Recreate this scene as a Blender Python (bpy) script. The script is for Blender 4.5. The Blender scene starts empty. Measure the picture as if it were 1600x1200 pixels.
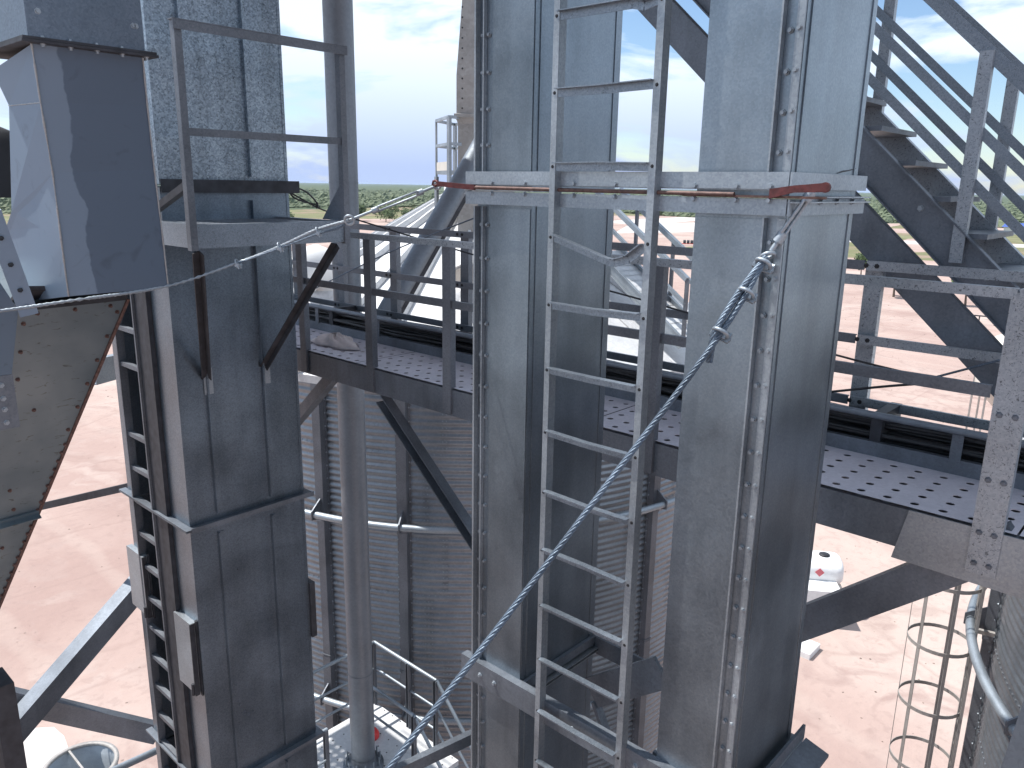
import bpy, math, random
from mathutils import Vector as V, Matrix
random.seed(7)
S = bpy.context.scene
PI = math.pi
# ------------------------------------------------------------------ camera
F = 1234.0; PITCH = math.radians(14.1); ROLL = math.radians(0.985); YAW = math.radians(42.2)
cam_d = bpy.data.cameras.new('camera'); cam = bpy.data.objects.new('camera', cam_d)
S.collection.objects.link(cam); S.camera = cam
cam_d.sensor_width = 36.0; cam_d.lens = 36.0 * F / 1600.0
cam_d.clip_start = 0.05; cam_d.clip_end = 60000
hf = V((math.cos(YAW), math.sin(YAW), 0)); hr = V((math.sin(YAW), -math.cos(YAW), 0)); uz = V((0, 0, 1))
fw = hf * math.cos(PITCH) - uz * math.sin(PITCH)
up0 = hf * math.sin(PITCH) + uz * math.cos(PITCH)
rt = hr * math.cos(ROLL) + up0 * math.sin(ROLL)
up = up0 * math.cos(ROLL) - hr * math.sin(ROLL)
cam.matrix_world = Matrix(((rt.x, up.x, -fw.x, 0), (rt.y, up.y, -fw.y, 0), (rt.z, up.z, -fw.z, 0), (0, 0, 0, 1)))

# ------------------------------------------------------------------ light
SUN_ANG = math.radians(112.0); SUN_EL = math.radians(60.0)     # world angle from +x, elevation
sd = V((math.cos(SUN_ANG) * math.cos(SUN_EL), math.sin(SUN_ANG) * math.cos(SUN_EL), math.sin(SUN_EL)))
sl = bpy.data.lights.new('sun', 'SUN'); sl.energy = 4.6; sl.angle = math.radians(0.53); sl.color = (1.0, 0.965, 0.92)
so = bpy.data.objects.new('sun', sl); S.collection.objects.link(so); so.location = (0, 0, 30)
so.rotation_euler = sd.to_track_quat('Z', 'Y').to_euler()
W = bpy.data.worlds.new('World'); S.world = W; W.use_nodes = True
nt = W.node_tree; nt.nodes.clear()
def wn(t, **k):
    n = nt.nodes.new(t)
    for a, b in k.items(): setattr(n, a, b)
    return n
sky = wn('ShaderNodeTexSky', sky_type='NISHITA', sun_disc=False, sun_elevation=SUN_EL, sun_rotation=PI / 2 - SUN_ANG,
         altitude=200, air_density=1.0, dust_density=0.4, ozone_density=4.0)
tc = wn('ShaderNodeTexCoord')
mp = wn('ShaderNodeMapping'); mp.inputs['Scale'].default_value = (1.0, 1.0, 4.2); mp.inputs['Location'].default_value = (3.1, 1.7, 0.4)
nz = wn('ShaderNodeTexNoise'); nz.inputs['Scale'].default_value = 3.4; nz.inputs['Detail'].default_value = 7; nz.inputs['Roughness'].default_value = 0.55; nz.inputs['Distortion'].default_value = 0.35
sx = wn('ShaderNodeSeparateXYZ')
el = wn('ShaderNodeMapRange'); el.inputs[1].default_value = 0.02; el.inputs[2].default_value = 0.2; el.inputs[3].default_value = 0.13; el.inputs[4].default_value = 0.05
ad = wn('ShaderNodeMath', operation='ADD')
cr = wn('ShaderNodeMapRange'); cr.inputs[1].default_value = 0.50; cr.inputs[2].default_value = 0.60
mx = wn('ShaderNodeMix', data_type='RGBA')
cc_ = wn('ShaderNodeMix', data_type='RGBA'); cc_.inputs[6].default_value = (3.3, 4.1, 6.1, 1); cc_.inputs[7].default_value = (6.1, 6.9, 7.8, 1)
ce = wn('ShaderNodeMapRange'); ce.inputs[1].default_value = 0.02; ce.inputs[2].default_value = 0.15
bg = wn('ShaderNodeBackground'); bg.inputs[1].default_value = 0.12
out = wn('ShaderNodeOutputWorld')
L = nt.links.new
L(tc.outputs['Generated'], mp.inputs[0]); L(mp.outputs[0], nz.inputs['Vector']); L(tc.outputs['Generated'], sx.inputs[0])
L(sx.outputs[2], el.inputs[0]); L(sx.outputs[2], ce.inputs[0]); L(ce.outputs[0], cc_.inputs[0]); L(cc_.outputs[2], mx.inputs[7]); L(el.outputs[0], ad.inputs[0]); L(nz.outputs[0], ad.inputs[1]); L(ad.outputs[0], cr.inputs[0])
L(cr.outputs[0], mx.inputs[0]); L(sky.outputs[0], mx.inputs[6]); L(mx.outputs[2], bg.inputs[0]); L(bg.outputs[0], out.inputs[0])
S.view_settings.view_transform = 'Standard'; S.view_settings.look = 'None'; S.view_settings.exposure = 0.45; S.view_settings.gamma = 1.0
S.view_settings.use_curve_mapping = False
S.render.engine = 'CYCLES'
S.cycles.max_bounces = 6; S.cycles.diffuse_bounces = 3; S.cycles.glossy_bounces = 3; S.cycles.volume_bounces = 0
GZ = -22.0

# ------------------------------------------------------------------ measuring helpers
def ray(x, y):
    X = x - 800.0; U = 600.0 - y
    return rt * X + up * U + fw * F
def ox(x, y, c): d = ray(x, y); return d * (c / d.x)
def oy(x, y, c): d = ray(x, y); return d * (c / d.y)
def oz(x, y, c): d = ray(x, y); return d * (c / d.z)
def rr(x, y, c): d = ray(x, y); return d * (c / math.hypot(d.x, d.y))

# ------------------------------------------------------------------ geometry helpers
class MB:
    def __init__(s): s.v = []; s.f = []; s.sm = []; s.marks = []
    def mark(s): s.marks.append((len(s.v), len(s.f))); return s
    def add(s, vs, fs, smooth=False):
        n = len(s.v); s.v += [V(p) for p in vs]; s.f += [tuple(i + n for i in f) for f in fs]; s.sm += [smooth] * len(fs)
    def box(s, a, b):
        (x0, y0, z0), (x1, y1, z1) = a, b
        vs = [(x0, y0, z0), (x1, y0, z0), (x1, y1, z0), (x0, y1, z0), (x0, y0, z1), (x1, y0, z1), (x1, y1, z1), (x0, y1, z1)]
        s.add(vs, [(0, 3, 2, 1), (4, 5, 6, 7), (0, 1, 5, 4), (1, 2, 6, 5), (2, 3, 7, 6), (3, 0, 4, 7)]); return s
    def extr(s, p, q, upv, pts, smooth=False):
        """sweep closed 2-D profile pts (side, up) from p to q"""
        p = V(p); q = V(q); d = (q - p).normalized(); sdv = d.cross(V(upv)).normalized(); u = sdv.cross(d)
        n = len(pts); vs = [p + sdv * a + u * b for a, b in pts] + [q + sdv * a + u * b for a, b in pts]
        fs = [(i, (i + 1) % n, n + (i + 1) % n, n + i) for i in range(n)]
        s.add(vs, fs, smooth); s.add(vs, [tuple(reversed(range(n))), tuple(range(n, 2 * n))]); return s
    def beam(s, p, q, w, h, upv=(0, 0, 1)):
        return s.extr(p, q, upv, [(-w / 2, -h / 2), (w / 2, -h / 2), (w / 2, h / 2), (-w / 2, h / 2)])
    def chan(s, p, q, w, h, upv=(0, 0, 1), t=0.008, flip=1):
        """C channel: web height h on side 0, flanges w long towards +side*flip"""
        f = flip
        pts = [(0, -h / 2), (w * f, -h / 2), (w * f, -h / 2 + t), (t * f, -h / 2 + t), (t * f, h / 2 - t), (w * f, h / 2 - t), (w * f, h / 2), (0, h / 2)]
        if f < 0: pts = pts[::-1]
        return s.extr(p, q, upv, pts)
    def angle(s, p, q, a, b, upv=(0, 0, 1), t=0.006, fs=1, fu=1):
        pts = [(0, 0), (a * fs, 0), (a * fs, t * fu), (t * fs, t * fu), (t * fs, b * fu), (0, b * fu)]
        if fs * fu < 0: pts = pts[::-1]
        return s.extr(p, q, upv, pts)
    def tube(s, path, r, n=10, cap=True):
        path = [V(p) for p in path]; m = len(path)
        rs = r if isinstance(r, (list, tuple)) else [r] * m
        vs = []; prev = None
        for i, p in enumerate(path):
            t = (path[min(i + 1, m - 1)] - path[max(i - 1, 0)]).normalized()
            if prev is None: a = t.cross(V((0, 0, 1)) if abs(t.z) < .9 else V((1, 0, 0))).normalized()
            else: a = (prev - t * prev.dot(t)).normalized()
            prev = a; b = t.cross(a)
            for k in range(n):
                g = 2 * PI * k / n; vs.append(p + (a * math.cos(g) + b * math.sin(g)) * rs[i])
        fs = [(i * n + k, i * n + (k + 1) % n, (i + 1) * n + (k + 1) % n, (i + 1) * n + k) for i in range(m - 1) for k in range(n)]
        s.add(vs, fs, True)
        if cap: s.add([vs[i] for i in range(n)], [tuple(reversed(range(n)))]); s.add(vs[-n:], [tuple(range(n))])
        return s
    def lathe(s, c, prof, n=24, a0=0, a1=2 * PI, smooth=True):
        c = V(c); full = abs(a1 - a0 - 2 * PI) < 1e-6; m = n if full else n + 1
        vs = [c + V((r * math.cos(a0 + (a1 - a0) * k / n), r * math.sin(a0 + (a1 - a0) * k / n), z)) for r, z in prof for k in range(m)]
        fs = []
        for i in range(len(prof) - 1):
            for k in range(n):
                k2 = (k + 1) % m if full else k + 1
                fs.append((i * m + k, i * m + k2, (i + 1) * m + k2, (i + 1) * m + k))
        s.add(vs, fs, smooth); return s
    def bolt(s, p, nrm, r=0.011, h=0.011, n=6):
        s.mark(); p = V(p); nrm = V(nrm).normalized(); a = nrm.orthogonal().normalized(); b = nrm.cross(a)
        for rr_, h0, h1 in ((r * 1.5, 0, h * .25), (r, h * .25, h)):
            vs = [p + nrm * h0 + (a * math.cos(2 * PI * k / n) + b * math.sin(2 * PI * k / n)) * rr_ for k in range(n)]
            vs += [p + nrm * h1 + (a * math.cos(2 * PI * k / n) + b * math.sin(2 * PI * k / n)) * rr_ * .92 for k in range(n)]
            s.add(vs, [(k, (k + 1) % n, n + (k + 1) % n, n + k) for k in range(n)] + [tuple(range(n, 2 * n))])
        return s
    def loft(s, levels, closed=True, cap=True):
        n = len(levels[0]); vs = [p for l in levels for p in l]; fs = []
        for i in range(len(levels) - 1):
            for k in range(n): fs.append((i * n + k, i * n + (k + 1) % n, (i + 1) * n + (k + 1) % n, (i + 1) * n + k))
        if cap: fs += [tuple(reversed(range(n))), tuple(range(len(vs) - n, len(vs)))]
        s.add(vs, fs); return s
    def plate(s, pts, off):
        """flat polygon with thickness vector off"""
        pts = [V(p) for p in pts]; off = V(off); n = len(pts)
        s.add(pts + [p + off for p in pts], [tuple(range(n)), tuple(reversed(range(n, 2 * n)))] + [(i, n + i, n + (i + 1) % n, (i + 1) % n) for i in range(n)])
        return s
C = S.collection
SPLIT = {'bolts': 'bolt', 'seam_bolts': 'seam_bolt', 'stiffener_bolts': 'stiffener_bolt', 'flange_bolts': 'flange_bolt', 'post_bolts': 'post_bolt', 'rail_bolts': 'rail_bolt',
         'foot_bolts': 'foot_bolt', 'bracket_bolts': 'bracket_bolt', 'rivets': 'rivet', 'drain_holes': 'drain_hole', 'cable_straps': 'cable_strap', 'cross_members': 'cross_member', 'ribs': 'rib', 'stand_offs': 'stand_off', 'side_angles': 'side_angle'}
USED = {}
def part(name, mb, mat, root=None, label=None):
    if name in SPLIT:
        one = SPLIT[name]; mk = mb.marks + [(len(mb.v), len(mb.f))]; ps = []
        for (a, fa), (b, fb) in zip(mk[:-1], mk[1:]):
            q = MB(); q.v = mb.v[a:b]; q.f = [tuple(i - a for i in f) for f in mb.f[fa:fb]]; q.sm = mb.sm[fa:fb]; ps.append(q)
        ps.sort(key=lambda q: q.v[0].length); key = (root.name, one); left = max(0, 100 - USED.get(key, 0))
        for q in ps[:left]: part(one, q, mat, root)
        USED[key] = USED.get(key, 0) + min(left, len(ps)); rest = MB()
        for q in ps[left:]: rest.add(q.v, q.f)
        if ps[left:]: o = part(one, rest, mat, root); o['kind'] = 'stuff'
        return None
    base = root['_w'] if root is not None and '_w' in root else (0, 0, 0)
    b = V(base); me = bpy.data.meshes.new(name)
    me.from_pydata([tuple(p - b) for p in mb.v], [], mb.f); me.materials.append(mat)
    me.polygons.foreach_set('use_smooth', mb.sm); me.update()
    o = bpy.data.objects.new(name, me); C.objects.link(o)
    if root is not None: o.parent = root
    if label: o['label'] = label
    o['_w'] = (b.x, b.y, b.z)
    return o
def thing(name, label, cat, loc=(0, 0, 0), group=None):
    o = bpy.data.objects.new(name, None); C.objects.link(o); o.empty_display_size = .2
    o.location = loc; o['label'] = label; o['category'] = cat; o['_w'] = tuple(float(a) for a in loc)
    if group: o['group'] = group
    return o
def solo(name, mb, mat, label, cat, group=None, origin=None):
    org = V(origin) if origin is not None else V((sum(p.x for p in mb.v), sum(p.y for p in mb.v), 0)) / len(mb.v)
    if origin is None: org.z = min(p.z for p in mb.v)
    me = bpy.data.meshes.new(name); me.from_pydata([tuple(p - org) for p in mb.v], [], mb.f); me.materials.append(mat)
    me.polygons.foreach_set('use_smooth', mb.sm); me.update()
    o = bpy.data.objects.new(name, me); C.objects.link(o); o.location = org; o['label'] = label; o['category'] = cat
    o['_w'] = tuple(org)
    if group: o['group'] = group
    return o
def struct(name, mb, mat, kind='structure'):
    o = part(name, mb, mat); o['kind'] = kind; return o
def clone(src, loc, label=None, rz=0):
    r = src.copy(); C.objects.link(r); r.location = loc; r.rotation_euler = (0, 0, rz)
    if label: r['label'] = label
    for ch in list(src.children):
        c = ch.copy(); C.objects.link(c); c.parent = r
        for g in ch.children:
            d = g.copy(); C.objects.link(d); d.parent = c
    return r

# ------------------------------------------------------------------ materials
def newmat(name):
    m = bpy.data.materials.new(name); m.use_nodes = True
    t = m.node_tree; b = t.nodes['Principled BSDF']; return m, t, b
def N(t, ty, **k):
    n = t.nodes.new(ty)
    for a, b in k.items(): setattr(n, a, b)
    return n
def ramp(t, stops):
    r = N(t, 'ShaderNodeValToRGB'); e = r.color_ramp.elements
    while len(e) < len(stops): e.new(.5)
    for i, (p, c) in enumerate(stops):
        e[i].position = p; e[i].color = tuple(c) + (1,) if len(c) == 3 else c
    return r
def galv(name, lo, hi, scale=60, metal=.75, r0=.30, r1=.5, fleck=0.0, dirt=0.25, bump=.04, streak=0.0, fscale=45, warp=0.0):
    """hot-dip galvanised steel: crystalline spangle, soft dirt clouds, optional dark flecks"""
    m, t, b = newmat(name); l = t.links.new
    tc = N(t, 'ShaderNodeTexCoord')
    vo = N(t, 'ShaderNodeTexVoronoi'); vo.inputs['Scale'].default_value = scale; l(tc.outputs['Object'], vo.inputs['Vector'])
    n1 = N(t, 'ShaderNodeTexNoise'); n1.inputs['Scale'].default_value = 2.2; n1.inputs['Detail'].default_value = 6; l(tc.outputs['Object'], n1.inputs['Vector'])
    mpn = N(t, 'ShaderNodeMapping'); mpn.inputs['Scale'].default_value = (9, 9, .7); l(tc.outputs['Object'], mpn.inputs[0])
    n2 = N(t, 'ShaderNodeTexNoise'); n2.inputs['Scale'].default_value = 1.0; n2.inputs['Detail'].default_value = 5; l(mpn.outputs[0], n2.inputs['Vector'])
    sep = N(t, 'ShaderNodeSeparateColor'); l(vo.outputs['Color'], sep.inputs[0])
    rp = ramp(t, [(0.0, lo), (1.0, hi)]); l(sep.outputs[0], rp.inputs[0])
    d = ramp(t, [(0.3, (1 - dirt,) * 3), (0.65, (1, 1, 1))]); l(n1.outputs[0], d.inputs[0])
    mu = N(t, 'ShaderNodeMix', data_type='RGBA', blend_type='MULTIPLY'); mu.inputs[0].default_value = 1
    l(rp.outputs[0], mu.inputs[6]); l(d.outputs[0], mu.inputs[7]); last = mu.outputs[2]
    if streak:
        d2 = ramp(t, [(0.35, (1 - streak,) * 3), (0.6, (1, 1, 1))]); l(n2.outputs[0], d2.inputs[0])
        m2 = N(t, 'ShaderNodeMix', data_type='RGBA', blend_type='MULTIPLY'); m2.inputs[0].default_value = 1
        l(last, m2.inputs[6]); l(d2.outputs[0], m2.inputs[7]); last = m2.outputs[2]
    if fleck:
        n3 = N(t, 'ShaderNodeTexNoise'); n3.inputs['Scale'].default_value = fscale; n3.inputs['Detail'].default_value = 4; n3.inputs['Roughness'].default_value = .6; n3.inputs['Distortion'].default_value = 1.2
        l(tc.outputs['Object'], n3.inputs['Vector'])
        d3 = ramp(t, [(0.36, (1 - fleck,) * 3), (0.43, (1, 1, 1))]); l(n3.outputs[0], d3.inputs[0])
        m3 = N(t, 'ShaderNodeMix', data_type='RGBA', blend_type='MULTIPLY'); m3.inputs[0].default_value = 1
        l(last, m3.inputs[6]); l(d3.outputs[0], m3.inputs[7]); last = m3.outputs[2]
    l(last, b.inputs['Base Color'])
    mr = N(t, 'ShaderNodeMapRange'); mr.inputs[3].default_value = r0; mr.inputs[4].default_value = r1; l(sep.outputs[1], mr.inputs[0])
    ra = N(t, 'ShaderNodeMath', operation='MULTIPLY_ADD'); ra.inputs[1].default_value = .25; l(n1.outputs[0], ra.inputs[0]); l(mr.outputs[0], ra.inputs[2])
    l(ra.outputs[0], b.inputs['Roughness'])
    b.inputs['Metallic'].default_value = metal
    bp = N(t, 'ShaderNodeBump'); bp.inputs['Strength'].default_value = bump; bp.inputs['Distance'].default_value = .004
    l(sep.outputs[2], bp.inputs['Height'])
    if warp:
        n4 = N(t, 'ShaderNodeTexNoise'); n4.inputs['Scale'].default_value = 2.6; n4.inputs['Detail'].default_value = 2; l(tc.outputs['Object'], n4.inputs['Vector'])
        b2 = N(t, 'ShaderNodeBump'); b2.inputs['Strength'].default_value = warp; b2.inputs['Distance'].default_value = .02
        l(n4.outputs[0], b2.inputs['Height']); l(b2.outputs[0], bp.inputs['Normal'])
    l(bp.outputs[0], b.inputs['Normal'])
    return m
def paint(name, col, rough=.5, metal=0.0, var=.12, scale=5, bump=0.0):
    m, t, b = newmat(name); l = t.links.new
    tc = N(t, 'ShaderNodeTexCoord'); n = N(t, 'ShaderNodeTexNoise'); n.inputs['Scale'].default_value = scale; n.inputs['Detail'].default_value = 6
    l(tc.outputs['Object'], n.inputs['Vector'])
    r = ramp(t, [(0.3, tuple(c * (1 - var) for c in col)), (0.7, tuple(min(1, c * (1 + var)) for c in col))]); l(n.outputs[0], r.inputs[0])
    l(r.outputs[0], b.inputs['Base Color']); b.inputs['Roughness'].default_value = rough; b.inputs['Metallic'].default_value = metal
    if bump:
        bp = N(t, 'ShaderNodeBump'); bp.inputs['Strength'].default_value = bump; bp.inputs['Distance'].default_value = .01; l(n.outputs[0], bp.inputs['Height']); l(bp.outputs[0], b.inputs['Normal'])
    return m
G_LEG = galv('galvanised_leg', (.275, .320, .362), (.325, .372, .415), 150, .93, .20, .30, dirt=.30, bump=.03, streak=.14, warp=.34)
G_SPAN = galv('galvanised_spangled', (.24, .28, .325), (.32, .36, .405), 150, .8, .28, .38, fleck=.40, dirt=.25, bump=.05, fscale=120)
G_TOW_SHEEN = galv('galvanised_tower_sky_sheen', (.21, .255, .30), (.42, .49, .55), 90, .92, .2, .34, fleck=.45, dirt=.2, bump=.06, streak=.2, warp=.3, fscale=55)  # upper section: strong spangle, with reflected sky sheen put into the brighter base colour
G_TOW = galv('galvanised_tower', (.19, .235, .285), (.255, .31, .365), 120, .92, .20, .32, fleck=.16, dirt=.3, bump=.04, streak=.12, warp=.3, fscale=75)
G_TRIM = galv('galvanised_trim', (.35, .385, .42), (.42, .46, .49), 110, .75, .30, .42, fleck=.12, dirt=.3, bump=.03, fscale=60)
G_STEEL = galv('galvanised_beam', (.19, .215, .25), (.225, .252, .288), 90, .65, .34, .46, fleck=.12, dirt=.35, bump=.03, streak=.15, fscale=40)
G_BOX = galv('galvanised_box', (.15, .185, .23), (.19, .23, .28), 130, .8, .28, .38, fleck=.15, dirt=.25, bump=.03)
G_POST = galv('galvanised_post', (.18, .198, .225), (.22, .238, .268), 100, .6, .36, .5, fleck=.18, dirt=.4, bump=.03, fscale=90)
G_FLECK = galv('galvanised_flecked', (.37, .41, .45), (.46, .50, .54), 110, .7, .30, .42, fleck=.60, dirt=.3, bump=.05, fscale=80)
G_DECK = galv('galvanised_deck', (.58, .56, .61), (.63, .61, .66), 60, .3, .5, .6, fleck=.06, dirt=.2, bump=.02)
G_SILO = galv('galvanised_silo_wall', (.26, .285, .315), (.30, .325, .355), 30, .85, .25, .34, dirt=.2, bump=.02, streak=0)
G_ROOF = galv('galvanised_silo_roof', (.60, .61, .62), (.68, .69, .70), 25, .15, .5, .6, dirt=.08, bump=.02)
G_ROPE = galv('galvanised_rope', (.11, .145, .19), (.20, .25, .31), 300, .7, .32, .45, dirt=.4, bump=.1)
G_PIPE = galv('galvanised_pipe', (.21, .24, .275), (.235, .265, .30), 40, .5, .34, .45, dirt=.2, bump=.02, streak=.1)
G_BRIGHT = galv('galvanised_bright', (.34, .385, .43), (.42, .47, .51), 140, .7, .32, .46, dirt=.3, bump=.05)
BLACK = paint('black_cable', (.02, .021, .024), .45, 0, .3, 30)
BLACKR = paint('black_plastic', (.015, .015, .018), .5)
RUST = paint('red_oxide_paint', (.085, .016, .016), .6, 0, .35, 40, .3)
RUSTY = paint('rusty_rod', (.12, .07, .06), .6, .3, .4, 50, .3)
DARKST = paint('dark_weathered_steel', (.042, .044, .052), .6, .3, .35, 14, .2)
WHITE = paint('white_enamel', (.75, .75, .74), .35, 0, .05)
CREAM = paint('cream_enamel', (.60, .56, .50), .5, 0, .08)
CLOTH = paint('sack_cloth', (.62, .55, .53), .9, 0, .15, 12, .4)
REDP = paint('red_plastic', (.75, .05, .05), .5)
DIAMOND = paint('hazard_pink_red', (.55, .12, .14), .5)
CONC = paint('pale_concrete', (.58, .54, .51), .85, 0, .08, .5)
BROWNW = paint('brown_wood', (.20, .10, .06), .8)
BLUEP = paint('blue_sheet_roof', (.05, .10, .35), .5)

def chute_paint():
    m, t, b = newmat('blue_grey_chute_paint'); l = t.links.new
    tc = N(t, 'ShaderNodeTexCoord'); geo = N(t, 'ShaderNodeNewGeometry'); sp = N(t, 'ShaderNodeSeparateXYZ'); l(geo.outputs['Position'], sp.inputs[0])
    n = N(t, 'ShaderNodeTexNoise'); n.inputs['Scale'].default_value = 3.5; n.inputs['Detail'].default_value = 5; l(tc.outputs['Object'], n.inputs['Vector'])
    # wavy edge of an older, lighter coat along the near seam
    a = N(t, 'ShaderNodeMath', operation='MULTIPLY_ADD'); a.inputs[1].default_value = -.15; l(sp.outputs[2], a.inputs[0]); a.inputs[2].default_value = 1.255
    c = N(t, 'ShaderNodeMath', operation='SUBTRACT'); l(sp.outputs[0], c.inputs[0]); l(a.outputs[0], c.inputs[1])
    d = N(t, 'ShaderNodeMath', operation='MULTIPLY_ADD'); d.inputs[1].default_value = .16; l(n.outputs[0], d.inputs[0]); l(c.outputs[0], d.inputs[2])
    r = ramp(t, [(0.165, (.17, .235, .315)), (0.172, (.090, .132, .190))]); l(d.outputs[0], r.inputs[0])
    n2 = N(t, 'ShaderNodeTexNoise'); n2.inputs['Scale'].default_value = 7; n2.inputs['Detail'].default_value = 7; n2.inputs['Distortion'].default_value = 1.5; l(tc.outputs['Object'], n2.inputs['Vector'])
    r2 = ramp(t, [(0.27, (.72, .71, .70)), (0.40, (1, 1, 1))]); l(n2.outputs[0], r2.inputs[0])
    mu = N(t, 'ShaderNodeMix', data_type='RGBA', blend_type='MULTIPLY'); mu.inputs[0].default_value = .8; l(r.outputs[0], mu.inputs[6]); l(r2.outputs[0], mu.inputs[7])
    l(mu.outputs[2], b.inputs['Base Color']); b.inputs['Roughness'].default_value = .55; b.inputs['Metallic'].default_value = .1
    bp = N(t, 'ShaderNodeBump'); bp.inputs['Strength'].default_value = .15; bp.inputs['Distance'].default_value = .01; l(n.outputs[0], bp.inputs['Height']); l(bp.outputs[0], b.inputs['Normal'])
    return m
CHUTE = chute_paint()
def hopper_mat():
    m, t, b = newmat('stained_galvanised_hopper'); l = t.links.new
    tc = N(t, 'ShaderNodeTexCoord')
    n = N(t, 'ShaderNodeTexNoise'); n.inputs['Scale'].default_value = 1.8; n.inputs['Detail'].default_value = 4; l(tc.outputs['Object'], n.inputs['Vector'])
    r = ramp(t, [(0.38, (.15, .19, .215)), (0.62, (.26, .305, .325))]); l(n.outputs[0], r.inputs[0])
    mp_ = N(t, 'ShaderNodeMapping'); mp_.inputs['Scale'].default_value = (10, 10, 34); mp_.inputs['Rotation'].default_value = (0, .5, 0); l(tc.outputs['Object'], mp_.inputs[0])
    n2 = N(t, 'ShaderNodeTexNoise'); n2.inputs['Scale'].default_value = 1.6; n2.inputs['Detail'].default_value = 6; n2.inputs['Distortion'].default_value = 1; l(mp_.outputs[0], n2.inputs['Vector'])
    r2 = ramp(t, [(0.30, (.62, .58, .52)), (0.37, (1, 1, 1))]); l(n2.outputs[0], r2.inputs[0])
    mu = N(t, 'ShaderNodeMix', data_type='RGBA', blend_type='MULTIPLY'); mu.inputs[0].default_value = 1; l(r.outputs[0], mu.inputs[6]); l(r2.outputs[0], mu.inputs[7])
    l(mu.outputs[2], b.inputs['Base Color']); b.inputs['Metallic'].default_value = .65; b.inputs['Roughness'].default_value = .38
    return m
HOPPER = hopper_mat()
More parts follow.
